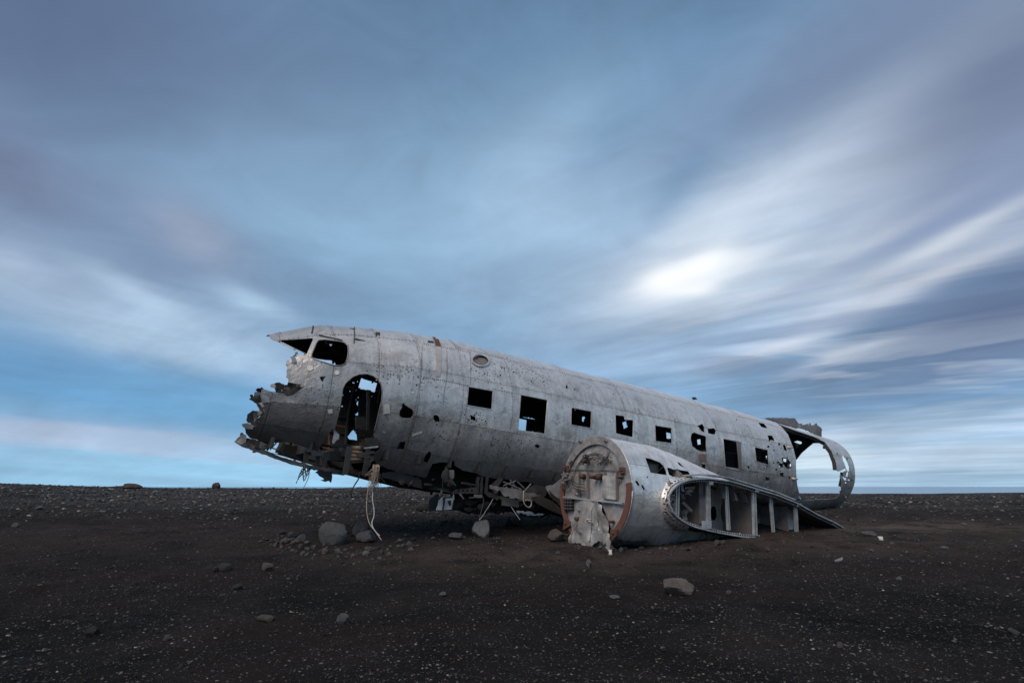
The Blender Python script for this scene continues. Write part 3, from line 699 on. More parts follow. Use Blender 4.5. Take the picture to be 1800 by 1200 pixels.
def stringer(a, wd, dp, mat, name, inset=.014):
    mb = MB(); S = np.arange(-3.3, 11.5, .15)
    g = FU.gone((S[:-1]+S[1:])/2, np.full(len(S)-1, a)) | FU.gone((S[:-1]+S[1:])/2, np.full(len(S)-1, a+.02)) | FU.gone((S[:-1]+S[1:])/2, np.full(len(S)-1, a-.02)) | FU.gone(S[:-1], np.full(len(S)-1, a)) | FU.gone(S[1:], np.full(len(S)-1, a))
    for k in range(len(S)-1):
        if g[k]: continue
        n0 = len(mb.V); h = wd/2/1.22
        for ss in (S[k], S[k+1]):
            for aa, ii in ((a-h, inset), (a+h, inset), (a+h, inset+dp), (a-h, inset+dp)): mb.V.append(fus(np.array(ss), aa, ii))
        mb.F += [(n0, n0+1, n0+5, n0+4), (n0+1, n0+2, n0+6, n0+5), (n0+2, n0+3, n0+7, n0+6), (n0+3, n0, n0+4, n0+7), (n0, n0+3, n0+2, n0+1), (n0+4, n0+5, n0+6, n0+7)]
    if mb.F: mb.split(name, mat, wreck)
for a in A_L[1:-1]: stringer(a, .034, .005, M_SEAM, 'seam_strip', .0085)
for a in range(-75, 270, 15): stringer(radians(a+5), .02, .025, M_FRAME, 'stringer', .012)

# cabin floor, in boards across the beams
for k, s0 in enumerate(np.arange(-1.4, 7.6, .9)):
    t, m0, b0, hw = [np.interp(s0, T[:, 0], T[:, q]) for q in (1, 2, 3, 4)]
    wf = -.92 if s0 < 8 else -.92+.06*(s0-8)
    hw2 = hw*sqrt(max(0.05, 1-((m0-wf)/(m0-b0))**2))-.05
    mat = M_FLOOR if s0 > 7.6 else M_FRAME
    plate('floor_board', [(s0, -hw2), (s0+.88, -hw2), (s0+.88, hw2), (s0, hw2)], [], fn_w(wf), .015, [mat], wreck, grid=.2, bump=.03 if s0 > 7.6 else .0)
for s0 in np.arange(-2.8, 8, .508):
    MB().beam(FP(s0, -1.0 if s0 > -1.5 else -.8, -1.02), FP(s0, 1.0 if s0 > -1.5 else .72, -1.02), .03, .14).done('floor_beam', M_FRAME, wreck)

# astrodome ring and plug
def circ(cx, cy, rx, ry, n=20, tilt=0.0): return [(cx+rx*cos(t)*cos(tilt)-ry*sin(t)*sin(tilt), cy+rx*cos(t)*sin(tilt)+ry*sin(t)*cos(tilt)) for t in np.linspace(0, 2*pi, n+1)[:-1]]
def onskin(poly, inset, name, mat, th=.006, jit=0, step=3, holes=(), parent=None, grid=4.0, sk=FU, **kw):
    pts = []; ed = []; loops = [subdiv(poly, step, jit)]+[subdiv(h, step, jit) for h in holes]
    for L in loops:
        n0 = len(pts); pts += [tuple(q) for q in L]; ed += [(n0+i_, n0+(i_+1) % len(L)) for i_ in range(len(L))]
    a = np.array(loops[0]); lo, hi = a.min(0), a.max(0)
    for x in np.arange(lo[0]+grid/2, hi[0], grid):
        for y in np.arange(lo[1]+grid/2, hi[1], grid): pts.append((x, y))
    lp = [[tuple(q) for q in L] for L in loops]
    def keep(x, y):
        k = pip(x, y, lp[0])
        for h in lp[1:]: k &= ~pip(x, y, h)
        return k
    P, F_ = tris_of(pts, ed, keep); uv = [sk.hit(p[0], p[1], True) for p in P]; ok = np.array([u is not None for u in uv])
    F_ = [f for f in F_ if ok[list(f)].all()]
    if not F_: return None
    V = [sk.f(np.array(u[0]), u[1], inset) if u is not None else (0, 0, 0) for u in uv]
    U = [(u[0], u[1]*1.22) if u is not None else (0, 0) for u in uv]
    used = sorted({i_ for f in F_ for i_ in f}); mp = {q: k for k, q in enumerate(used)}
    o = link(name, mesh(name, [V[q] for q in used], [tuple(mp[q] for q in f) for f in F_], [U[q] for q in used]), parent or wreck, [mat], **kw); solid(o, th, 0); return o
onskin(circ(844, 634, 17, 11, 22, .15), -.014, 'roof_port_rim', M_RIM, .012, holes=[circ(844, 634, 14, 8.6, 22, .15)])
onskin(circ(845, 635, 14.5, 9.2, 20, .15), .03, 'roof_port_plug', M_PORT, .02)
onskin(circ(838, 627, 3, 2.2, 10), .02, 'roof_port_knob', M_RUSTY, .02)
# rusty strap and its pale lower end, patches, stickers
onskin(cr(A2, K1, [(592,108),(625,112),(645,150),(656,185),(622,182),(612,140)]), -.008, 'strap', M_RUSTY, .004, grid=3)
onskin(cr(A2, K1, [(622,184),(656,186),(660,280),(652,382),(620,380),(628,280)]), -.008, 'strap', plain('pale_strap', (.40, .36, .34), .7, .3, 12, .4), .004, .15, grid=3, label='pale lower end of the strap')
for pl in (cr(A2, K1, [(278,565),(318,562),(320,625),(275,628)]), cr(A1, K1, circ(720, 393, 18, 16, 10)), cr(A1, K1, circ(543, 363, 22, 19, 10)), cr(A1, K1, [(660,635),(690,632),(692,660),(662,662)]), cr(A2, K1, [(465,758),(530,740),(533,752),(468,775)]), cr(A2, K1, [(270,742),(290,744),(285,754)]), cr(A2, K1, circ(470, 487, 10, 8, 8))):
    onskin(pl, -.006, 'sticker', M_STICK, .002, .25, 2, grid=2.5)
onskin(cr(A5, K5, [(375,418),(437,420),(435,475),(378,470)]), -.006, 'repair_plate', plain('orange_stained_plate', (.30, .20, .15), .6, .4, 18, .7), .004, .2, 3)
# window frames
for pl in ([(145,480),(395,525),(383,712),(127,668)], [(695,565),(970,620),(942,970),(667,930)], [(1230,700),(1435,740),(1430,910),(1225,875)]):
    q = np.array(cr(A4, 6, pl)); c = q.mean(0); onskin([tuple(c+(a-c)*1.10) for a in q], -.005, 'window_frame', M_SKIN, .005, holes=[[tuple(c+(a-c)*1.015) for a in q]], grid=30, step=4)
for pl in ([(50,205),(172,225),(175,336),(55,320)], [(563,305),(666,325),(682,530),(580,512)], [(800,368),(897,390),(905,500),(812,472)]):
    q = np.array(cr(A5, K5, pl)); c = q.mean(0); onskin([tuple(c+(a-c)*1.12) for a in q], -.005, 'window_frame', M_SKIN, .005, holes=[[tuple(c+(a-c)*1.02) for a in q]], grid=30, step=4)
onskin([(1086,734)]*0+cr(A5, K5, [(660,322),(690,330),(697,532),(680,530)]), -.012, 'window_jamb', M_STRUT, .02)
# door rim of the oval door
dr = cr(A1, K1, [(735,660),(760,500),(775,465),(800,440),(830,418),(870,404),(920,402),(960,416),(990,438),(1012,470),(1020,520),(1015,580),(1000,640),(985,710),(965,790)])
pts = [FU.hit(x, y) for x, y in subdiv(dr, 6, 0, False)]; MB().tube([fus(np.array(a), b, -.001) for a, b in [p for p in pts if p]], .008, 6).done('door_rim', M_STRUT, wreck, True)
# cockpit window rim
wr = cr(A1, K1, [(600,180),(640,176),(740,188),(770,195),(792,215),(796,250),(790,300),(775,335),(745,348),(700,345),(570,305),(552,290),(556,270),(585,200),(600,180)])
pts = [FU.hit(x, y) for x, y in subdiv(wr, 6, 0, False)]; MB().tube([fus(np.array(a), b, -.001) for a, b in [p for p in pts if p]], .009, 6).done('window_rim', M_STRUT, wreck, True)
# rivet rows, raised heads on the seams
mb = MB()
def rivets(poly, gap):
    for x, y in subdiv(poly, gap, .15, False):
        h = FU.hit(x, y)
        if h is None: continue
        p = fus(np.array(h[0]), h[1], -.003); q = fus(np.array(h[0]), h[1], -.010); mb.rod(p, q, .009, 6, .006)
rivets(cr(A2, K1, [(535,170),(528,270),(520,400),(500,520),(470,640),(430,800),(395,950)]), 3.4)
rivets(cr(A2, K1, [(535,168),(700,195),(845,220)]), 3.2); rivets(cr(A2, K1, [(848,225),(852,330),(850,430)]), 3.4)
rivets(cr(A2, K1, [(545,385),(680,408),(830,440)]), 3.4); rivets(cr(A2, K1, [(695,200),(697,300),(693,400),(675,500),(672,560)]), 3.4)
rivets(cr(A2, K1, [(835,440),(825,560),(815,700),(780,880),(750,930)]), 4)
rivets(cr(A4, 6, [(400,500),(690,560)]), 4); rivets(cr(A4, 6, [(1222,690),(1440,735),(1437,920),(1222,880),(1222,690)]), 4)
rivets(cr(A5, K5, [(445,600),(640,600),(900,660),(1110,700)]), 5); rivets(cr(A5, K5, [(700,340),(1100,415)]), 5); rivets(cr(A5, K5, [(0,345),(560,440)]), 5)
def seam_rivets(S, A):
    g = FU.gone(S, A) | ~FU.nearf(S, A)
    P = fus(S, A, -.004); Q_ = fus(S, A, -.010)
    for k in np.nonzero(~g)[0]:
        if rng.random() < .7: mb.rod(P[k], Q_[k], .006, 5, .004)
for s_ in S_L[1:-1]:
    A = np.arange(radians(-85), radians(120), .055/1.22)
    for o_ in (-.024, .024): seam_rivets(np.full(len(A), s_+o_), A)
for a_ in A_L[1:7]:
    S = np.arange(-3.2, 11.4, .06)
    for o_ in (-.02, .02): seam_rivets(S, np.full(len(S), a_+o_))
mb.done('rivet_row', M_SEAM, wreck, kind='stuff')
# small dark hatches on the roof
for pl in (cr(A1, K1, [(975,128),(1005,130),(1003,150),(985,140),(985,152),(975,150)]), cr(A2, K1, [(570,145),(610,152),(608,160),(572,155)])): onskin(pl, -.006, 'hatch_slot', M_CABLE, .004, 0, 2, grid=3)
for pl in (cr(A1, K1, [(560,85),(572,82),(560,140),(550,138)]), cr(A1, K1, [(600,142),(755,178),(760,186),(600,150)]), cr(A1, K1, [(834,85),(839,85),(836,200),(830,200)]), cr(A1, K1, [(800,100),(836,104),(834,110)]), cr(A1, K1, [(838,166),(915,186),(838,176)])):
    onskin(pl, -.005, 'open_seam', M_CABLE, .003, .15, 2, grid=2)

# ------------------------------------------------------------------ nose wreckage
AX = (dv, lv, wv)
def flap(px, L, mat=M_SKIN, name='torn_flap', th=.006, bump=.05, jit=.004, parent=wreck, tilt=0.0, **kw):
    q = pl_l(px, L); c = np.mean(q, 0)
    f = lambda s, w, b=0: FP(s, L+b+tilt*(s-c[0]), w)
    return plate(name, q, [], f, th, [mat], parent, grid=.05, jit=jit, step=.03, bump=bump, **kw)
N = lambda pts: cr(A1, K1, pts)
flap(N([(305,465),(345,458),(372,468),(365,490),(350,522),(318,520),(308,490)]), .35, M_FRAME)
flap(N([(358,476),(440,472),(438,500),(425,528),(362,520)]), .2, M_IN, 'nose_box', .02, 0)
flap(N([(372,488),(425,486),(422,508),(372,506)]), .24, M_STRUT, 'nose_box', .012, 0)
flap(N([(400,430),(440,455),(485,460),(515,470),(500,480),(460,500),(425,530),(410,500),(430,480)]), .3, M_FRAME)
flap(N([(140,568),(175,545),(178,520),(215,520),(225,560),(218,590),(190,598),(165,580)]), .62, M_FRAME)
flap(N([(178,522),(218,520),(220,540),(182,548)]), .7, M_STRUT)
flap(N([(190,596),(215,600),(235,640),(240,660),(215,650),(205,620)]), .62, M_FRAME)
flap(N([(130,668),(165,642),(200,645),(240,660),(200,690),(185,735),(135,722),(124,705)]), .6, M_FRAME)
flap(N([(170,660),(200,652),(196,690),(176,720)]), .68, M_STRUT)
flap(N([(92,733),(130,724),(175,742),(165,765),(118,760)]), .72, M_STRUT)
flap(N([(228,498),(300,520),(395,550),(330,575),(280,588),(230,590),(220,545)]), .84, M_SKIN, bump=.08)
flap(N([(445,258),(458,258),(462,275),(440,277)]), .8, M_STRUT)
flap(N([(412,290),(440,285),(450,330),(430,330)]), .85, M_SKIN)
flap(N([(165,572),(225,515),(300,540),(395,552),(430,528),(420,490),(440,462),(520,474),(560,520),(520,640),(400,700),(240,765),(160,742),(150,722),(205,690),(232,660),(215,625),(200,600)]), .15, M_IN, 'dark_backing', .02, .02, .01)  # added dark sheet, keeps the torn nose gap dark and the sky hidden
flap(N([(300,520),(420,505),(470,470),(520,476),(470,520),(400,552)]), .45, M_FRAME, 'torn_flap', .01, .05, .01)
for k_, (x, y, sz_) in enumerate(((215,510,26),(235,640,26),(205,660,22),(150,700,20),(225,605,24),(190,560,22),(410,470,26),(455,470,20),(330,500,18),(175,690,16),(120,745,14),(245,690,20),(440,290,14),(392,345,14),(300,480,16),(160,545,14),(95,800,14),(500,478,14),(470,500,18))):
    q_ = [(x+sz_*cos(t)*rng.uniform(.5, 1.4), y+sz_*sin(t)*rng.uniform(.4, 1.3)) for t in np.linspace(0, 2*pi, 7)[:-1]]
    flap(N(q_), [.25, .5, .65][k_ % 3], [M_FRAME, M_SKIN, M_STRUT][k_ % 3], bump=.11, jit=.008, tilt=rng.uniform(-1.6, 1.6), th=.004)
# keel: bright lower lip and the sheet under it
kl = N([(48,850),(60,830),(100,798),(125,805),(118,830),(150,862),(230,900),(330,940),(430,972),(440,960),(452,975),(560,1005),(690,1025),(745,1040),(772,1068),(700,1062),(600,1040),(520,1020),(400,990),(300,955),(200,918),(95,880)])
flap(kl, .22, M_STRUT, 'keel_lip', .03, .03)
flap(N([(60,848),(110,800),(125,808),(120,850),(92,868)]), .30, M_SKIN, 'keel_tip', .02, .05)
for a, b, L, t, m_ in (((122,828),(128,868),.1,.05,M_FRAME),((205,840),(190,890),.25,.05,M_FRAME),((240,862),(290,868),.3,.03,M_STRUT),((290,850),(262,905),.35,.02,M_FRAME),((325,850),(280,900),.2,.015,M_FRAME),((372,858),(345,920),.3,.05,M_FRAME),
                       ((262,880),(330,900),.3,.015,M_RIM),((520,905),(515,985),.5,.06,M_FRAME),((600,905),(590,1000),.5,.05,M_FRAME),((650,915),(640,990),.6,.05,M_FRAME),((805,880),(775,1065),1.0,.07,M_FRAME),((930,880),(900,1070),.9,.06,M_FRAME),((850,935),(965,915),1.05,.03,M_FRAME),((860,945),(965,950),1.05,.02,M_FRAME),
                       ((690,870),(860,880),.6,.05,M_FRAME),((700,900),(1000,880),.3,.05,M_FRAME),((870,862),(1005,868),.9,.04,M_BRONZE),((900,890),(990,880),1.0,.02,M_RIM)):
    pa, pb = at_l(*N([a])[0], L), at_l(*N([b])[0], L); MB().beam(FP(pa[0], L, pa[1]), FP(pb[0], L, pb[1]), .04, t).done('floor_strut', m_, wreck)
flap(N([(122,822),(210,838),(205,890),(150,872),(120,850)]), .0, M_IN, 'nose_box', .02, 0)
flap(N([(365,862),(520,885),(520,985),(365,930)]), -.1, M_IN, 'nose_box', .02, 0)
flap(N([(655,915),(768,905),(765,978),(660,972)]), .35, M_FRAME, 'equipment_box', .25, 0)
flap(N([(540,905),(612,915),(608,945),(545,938)]), .5, M_STRUT, 'equipment_box', .15, .02)
# tan canister
pa = at_l(*N([(865,878)])[0], .75); pb = at_l(*N([(858,975)])[0], .75)
cn = MB().tube([FP(pa[0]+(pb[0]-pa[0])*t, .75, pa[1]+(pb[1]-pa[1])*t) for t in np.linspace(0, 1, 8)], .105, 16).done('canister', plain('tan_canister', (.24, .17, .12), .6, .3, 12, .6), wreck, True)
for t in (.25, .5, .75):
    c = FP(pa[0]+(pb[0]-pa[0])*t, .75, pa[1]+(pb[1]-pa[1])*t); MB().tube([c-wv*.012, c+wv*.012], .112, 16).done('band', M_RUSTY, cn, True)
# inside the oval door: seat-back plate, bulkhead, post
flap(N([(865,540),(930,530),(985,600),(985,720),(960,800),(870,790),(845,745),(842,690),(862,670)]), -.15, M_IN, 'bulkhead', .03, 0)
flap(N([(845,682),(925,690),(930,775),(905,775),(845,760)]), .3, M_FRAME, 'seat_back', .05, 0)
flap(N([(918,505),(932,508),(936,640),(930,770),(918,770)]), .5, M_FRAME, 'post', .04, 0)
flap(N([(900,825),(985,820),(1005,865),(960,885),(905,870)]), 1.0, M_BRONZE, 'sill_plate', .01, .03)
flap(N([(705,770),(738,800),(735,830),(715,840),(700,862),(690,858)]), 1.1, M_SKIN, bump=.04)
# torn skirt hanging under the keel, and dangling straps
flap(N([(575,1050),(610,1030),(650,1040),(692,1045),(690,1080),(680,1118),(665,1105),(640,1112),(610,1102),(635,1095),(600,1070)]), .35, M_FRAME, bump=.06, jit=.01)
flap(N([(725,1045),(775,1040),(770,1070),(745,1060)]), .4, M_FRAME)
flap(N([(945,955),(960,960),(900,1075),(885,1060)]), .9, M_FRAME)
for k in range(9):
    a = at_l(*N([(500+k*6, 1010)])[0], .5); b_ = at_l(*N([(462+k*7, 1120-(k % 3)*25-k*3)])[0], .5)
    pts = [FP(a[0]+(b_[0]-a[0])*t+.02*sin(5*t+k), .5+.02*k*(t), a[1]+(b_[1]-a[1])*t+.01*cos(9*t+k)) for t in np.linspace(0, 1, 6)]
    MB().tube(pts, .011, 4, .006).done('strap_strip', M_FRAME, wreck)

# ------------------------------------------------------------------ under the belly
B = lambda pts: cr((700, 780), 6, pts)
flap(B([(0,285),(300,350),(340,205),(560,230),(860,350),(1000,350),(1100,365),(1420,420),(1600,470),(1700,600),(1500,620),(1400,560),(1050,560),(900,520),(560,530),(400,490),(240,470),(0,395),(-150,330),(-150,250)]), .15, M_IN, 'dark_backing', .05, .0)
flap(B([(0,290),(240,375),(250,470),(0,400),(-170,350),(-170,300)]), .6, M_BRONZE, 'belly_sheet', .02, .02)
q = pl_l(B([(600,480),(830,455),(835,510),(900,520),(560,525)]), .95)
plate('lightened_beam', q, [pl_l(B(circ(c, 492, 12, 12, 8)), .95) for c in (635, 682, 728, 775)], fn_l(.95), .02, [M_FRAME], wreck, grid=.1, step=.03)
flap(B([(470,290),(500,240),(540,280),(590,275),(585,350),(600,355),(575,375),(590,400),(618,440),(600,442),(560,400),(480,400),(455,350)]), 1.1, M_BRONZE, bump=.06)
flap(B([(535,275),(588,275),(590,350),(570,372),(545,350)]), 1.14, M_STRUT, bump=.03)
for x0 in (830, 870, 925): flap(B([(x0,340),(x0+22,345),(x0+12,515),(x0-12,512)]), .9, M_FRAME, 'belly_post', .04, 0)
flap(B([(965,432),(1050,450),(1110,455),(1320,490),(1505,548),(1498,612),(1420,600),(1320,580),(1200,575),(1110,545),(1080,500),(970,468)]), 1.15, M_STRUT, 'hanging_sheet', .012, .04, .01)
flap(B([(905,508),(1000,515),(1085,545),(1085,590),(1000,575),(930,540)]), 1.1, M_BRONZE, 'hanging_sheet', .012, .04, .01)
flap(B([(1085,545),(1272,595),(1270,668),(1088,645)]), 1.05, M_STRUT, 'hanging_sheet', .012, .02)
flap(B([(745,558),(800,560),(800,530),(892,540),(890,565),(750,570)]), 1.0, M_STRUT, 'hanging_sheet', .012, .01)
flap(B([(640,520),(660,515),(700,575),(688,585)]), 1.0, M_STRUT)
flap(B([(985,420),(1060,360),(1110,365),(1100,385),(1050,455),(1020,450)]), 1.1, M_BRONZE, bump=.05)
flap(B([(1355,480),(1440,420),(1560,450),(1580,480),(1560,540),(1520,560),(1340,505)]), 1.05, M_BRONZE, bump=.04)
for a, b in (((1110,400),(1300,480)),((1180,380),(1240,455)),((1260,400),(1330,470)),((1110,440),(1240,390)),((1330,500),(1400,420))):
    pa, pb = at_l(*B([a])[0], 1.0), at_l(*B([b])[0], 1.0); MB().rod(FP(pa[0], 1.0, pa[1]), FP(pb[0], 1.0, pb[1]), .012).done('brace_rod', M_STRUT, wreck)
for k_ in range(34):
    x, y = rng.uniform(20, 1500), 0; y = 330+(x/1500)*190+rng.uniform(-60, 110); ln = rng.uniform(40, 190); a_ = rng.choice([rng.normal(.2, .15), rng.normal(1.5, .25)]); l_ = rng.uniform(.25, 1.05)
    pa, pb = at_l(*B([(x, y)])[0], l_), at_l(*B([(x+ln*cos(a_), y+ln*sin(a_)*.6)])[0], l_)
    P0, P1 = FP(pa[0], l_, pa[1]), FP(pb[0], l_+rng.uniform(-.2, .2), pb[1])
    if k_ % 3 == 0: MB().tube([P0, (P0+P1)/2+wv*rng.uniform(-.05, .05)+lv*.04, P1], rng.uniform(.008, .022), 6).done('pipe', [M_FRAME, M_STRUT, M_BRONZE][k_ % 3], wreck, True)
    else: MB().beam(P0, P1, rng.uniform(.015, .05), rng.uniform(.02, .07)).done('belly_strut', [M_FRAME, M_BRONZE, M_BRONZE][k_ % 3], wreck)
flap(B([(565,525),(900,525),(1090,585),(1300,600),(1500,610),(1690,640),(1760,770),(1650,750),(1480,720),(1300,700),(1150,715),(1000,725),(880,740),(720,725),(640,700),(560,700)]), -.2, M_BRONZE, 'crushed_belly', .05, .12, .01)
for k_ in range(12):
    x = rng.uniform(600, 1500); y = 560+rng.uniform(0, 110); flap(B([(x, y), (x+rng.uniform(40, 120), y+rng.uniform(-10, 20)), (x+rng.uniform(30, 130), y+rng.uniform(30, 60)), (x-10, y+rng.uniform(20, 50))]), rng.uniform(-.1, .7), [M_IN, M_FRAME, M_BRONZE][k_ % 3], 'torn_flap', .01, .08, .01)
# pale panel and side piece standing in the sand under the belly
flap(B([(435,560),(480,550),(485,575),(570,570),(585,520),(590,560),(560,690),(400,695),(420,640)]), .5, M_PALE, 'belly_panel', .02, .02, label='white belly panel reaching down to the sand')
flap(B([(480,560),(495,560),(478,700),(466,700)]), .54, M_FRAME, 'belly_post', .02, 0)
flap(B([(520,600),(555,590),(560,640),(540,650)]), .53, M_FRAME, 'torn_flap', .01, .01)
flap(B([(330,590),(420,520),(440,560),(400,700),(325,712)]), .3, plain('dusty_grey_sheet', (.07, .066, .064), .8, .2), 'belly_panel', .02, .03)
# wing fillet between fuselage and nacelle, with a rusty-edged notch
flap(B([(1560,440),(1640,430),(1760,330),(1790,400),(1740,560),(1700,620),(1600,540),(1570,490)]), 1.35, M_SKIN, 'wing_fillet', .01, .03)
flap(B([(1590,490),(1650,545),(1740,600),(1800,640),(1790,700),(1700,640),(1600,560)]), 1.5, M_BRONZE, 'wing_fillet', .01, .03)

# ------------------------------------------------------------------ dorsal fin remains
flap(cr(A5, K5, [(885,148),(1000,148),(1090,150),(1095,160),(1118,190),(1122,225),(1000,190),(930,165)]), 0, M_STRUT, 'dorsal_fin', .10, .01)
flap(cr(A5, K5, [(1138,190),(1150,188),(1153,200),(1180,200),(1195,190),(1200,215),(1215,185),(1225,210),(1250,195),(1258,188),(1262,205),(1280,215),(1298,225),(1300,290),(1290,288),(1180,235),(1140,222)]), 0, M_STRUT, 'dorsal_fin', .05, .03, .012)
flap(cr(A5, K5, [(330,-8),(345,-10),(362,8),(340,10)]), .1, M_FRAME, 'antenna_stub', .05, 0)
# small fittings on the cut edges
for x, y in cr(A5, K5, [(1080,368), (1118,603)]):
    h = FU.hit(x-8, y); p = fus(np.array(h[0]), h[1], -.01) if h else FP(*[at_l(x, y, 1.1)[0], 1.1, at_l(x, y, 1.1)[1]])
    MB().rod(p-dv*.02, p+dv*.14+lv*.03, .035, 8, .012).done('hinge_fitting', M_PATCH, wreck, True)
h = at_l(*cr(A5, K5, [(1340,372)])[0], .75); MB().box(FP(h[0], .75, h[1]), AX, (.12, .03, .03)).beam(FP(h[0]-.1, .75, h[1]+.05), FP(h[0]+.05, .75, h[1]-.06), .03, .03).done('bracket', M_FRAME, wreck)
# rim edge of the cargo opening, a bright rolled flange
ce = cr(A5, K5, [(965,185),(1030,213),(1100,240),(1180,266),(1250,290),(1330,330),(1380,400),(1410,480),(1418,540)])
pts = [FU.hit(x, y) for x, y in subdiv(ce, 5, 0, False)]; pts = [p for p in pts if p]
mb2 = MB(); V = []; 
for a, b in pts: V += [fus(np.array(a), b, .0), fus(np.array(a+.0), b-.0, .09)]
F2 = [(2*i_, 2*i_+1, 2*i_+3, 2*i_+2) for i_ in range(len(pts)-1)]
solid(link('cargo_door_flange', mesh('cargo_door_flange', V, F2), wreck, [M_FRAME]), .03, 0)
plate('tail_bulkhead', pl_s(cr(A5, K5, [(1040,270),(1150,262),(1250,300),(1335,334),(1238,337),(1200,368),(1150,412),(1112,462),(1095,440),(1060,350)]), 11.35), [pl_s(cr(A5, K5, [(1094,326),(1120,317),(1166,330),(1145,346)]), 11.35)], fn_s(11.35), .04, [M_FRAME], wreck, grid=0, step=.2, jit=.004)
# end hoop of the open tail
ring(11.44, .10, .07, .004).done('tail_hoop', M_SKIN, wreck)

# ------------------------------------------------------------------ nacelle
NA = Skin(nac, 1.06, 5.0, .73)
A6 = (970, 740); K6 = 5.0
NA.cut(cr(A6, K6, [(820,320),(860,328),(900,342),(950,360),(985,395),(1005,440),(1010,474),(930,462),(868,452),(845,385)]), True, .1, 3)
NA.cut(cr(A6, K6, [(1010,408),(1045,412),(1080,425),(1100,418),(1140,430),(1200,440),(1232,482),(1150,500),(1060,486),(1030,470)]), True, .3, 3)
NA.cut(cr(A6, K6, [(1100,355),(1125,366),(1165,408),(1150,404),(1118,384)]), True, .1, 3)
NA.cut(cr(A6, K6, [(730,528),(750,520),(772,562),(758,570)]), True, .2, 3); NA.cut(cr(A6, K6, [(785,562),(800,560),(820,598),(805,606)]), True, .2, 3); NA.cut(cr(A6, K6, [(835,482),(848,485),(845,500),(835,497)]), True, .1, 3)
VW = 3.6
top_px = cr(A5, K5, [(125,740),(133,715),(150,690),(175,660),(210,637),(250,617),(300,606),(370,600),(450,600),(600,620),(700,650),(800,680),(950,725),(1100,785),(1250,870),(1380,930),(1495,998)])
bot_px = cr(A5, K5, [(125,740),(126,775),(138,820),(155,852),(182,885),(215,915),(255,940),(330,972),(420,995),(500,1012),(600,1030),(700,1046),(830,1052)])
tq = [at_l(x, y, VW) for x, y in top_px]; bq = [at_l(x, y, VW) for x, y in bot_px]
_air = list(tq)+[(5.2, -1.75)]+list(reversed(bq))
def in_wing(S, A):
    q = nac(np.asarray(S, float), np.asarray(A, float))-WO; return pip(q@dv, q@wv, _air) & (q@lv > 2.9)
NA.extra = in_wing
for s0, s1 in ((1.06, 1.95), (1.95, 2.75), (2.75, 3.7), (3.7, 5.0)):
    for a0, a1 in ((-90, -35), (-35, 28), (28, 90), (90, 152), (152, 210), (210, 270)):
        r = NA.panel(s0, s1, radians(a0), radians(a1), .005, .06, rng.uniform(-.001, .003))
        if r is None: continue
        V, F_, P = r
        low_ = np.clip((-1.62-(V-WO)@wv)/.25, 0, 1)            # crumpled where it hit the ground
        cr_ = .16*low_*fbm(P[:, 0]*3.1, P[:, 1]*3.1, 4, 3); V = V+np.outer(cr_, wv)+np.outer(cr_*.8, lv)
        for us, fs in islands(V, F_, 5):
            o = link('nacelle_skin', mesh('nacelle_skin', V[us], fs, P[us]+20.), wreck, [M_NAC, M_IN]); solid(o, .006, -1)
# inside of the torn nacelle: frames and a pale tank
for s0 in (2.0, 2.55, 2.9, 3.2, 3.5):
    A = np.linspace(0.1, pi, 22); mb = MB()
    for k in range(len(A)-1):
        n0 = len(mb.V)
        for a in (A[k], A[k+1]):
            for ss, ii in ((s0-.03, .01), (s0+.03, .01), (s0+.03, .08), (s0-.03, .08)): mb.V.append(nac(np.array(ss), a, ii))
        mb.F += [(n0, n0+1, n0+5, n0+4), (n0+1, n0+2, n0+6, n0+5), (n0+2, n0+3, n0+7, n0+6), (n0+3, n0, n0+4, n0+7)]
    mb.done('nacelle_frame', M_STRUT, wreck)
pa = at_l(*cr(A6, K6, [(865,365)])[0], 3.15)
MB().tube([FP(pa[0]-.02, 3.2, pa[1]+.02), FP(pa[0]+.02, 3.1, pa[1]-.12), FP(pa[0]+.1, 3.0, pa[1]-.3)], .11, 12, .14).done('oil_tank', plain('cream_tank', (.5, .42, .36), .6, 0, 14, .4), wreck, True)
for k, (x, y) in enumerate(((1060,440),(1085,450),(1115,450),(1150,465),(1180,470))):
    pa = at_l(*cr(A6, K6, [(x-10,y-30)])[0], 3.2); pb = at_l(*cr(A6, K6, [(x+25,y+40)])[0], 3.3)
    MB().tube([FP(pa[0], 3.1, pa[1]-.02), FP((pa[0]+pb[0])/2+.02, 3.22, (pa[1]+pb[1])/2), FP(pb[0], 3.3, pb[1])], .035, 8).done('duct', M_STRUT if k % 2 else M_PATCH, wreck, True)
# firewall
SF = 1.05; fw = wreck
Fq = lambda pts: pl_s(cr(A6, K6, pts), SF)
def disc(r, a0=0, a1=2*pi, n=48): return [(NC[0]+r*cos(t), NC[1]+r*sin(t)) for t in np.linspace(a0, a1, n)]
hole_low = Fq([(240,700),(420,700),(470,830),(530,980),(480,1040),(200,1000),(205,880),(250,790)])
plate('firewall', disc(.72)[:-1], [hole_low], fn_s(SF+.02), .012, [M_FW], wreck, grid=.06, step=.04, bump=.018)
firewall = bpy.data.objects['firewall']
def fplate(name, pts, dz, th, mat, bump=0., jit=0., holes=()):
    return plate(name, Fq(pts), [Fq(h) for h in holes], fn_s(SF-dz), th, [mat], wreck, grid=.05, step=.03, bump=bump, jit=jit)
def arc_band(name, r0, r1, d0, d1, dz, th, mat):
    a = disc(r1, radians(d0), radians(d1), 30)+disc(r0, radians(d1), radians(d0), 30)
    return plate(name, a, [], fn_s(SF-dz), th, [mat], wreck, grid=0, step=.1)
arc_band('firewall_ring', .625, .735, 8, 172, .012, .012, M_FW)
arc_band('rust_ring', .655, .738, 172, 238, .014, .016, M_RUST); arc_band('rust_ring', .645, .738, -58, 8, .014, .016, M_RUST)
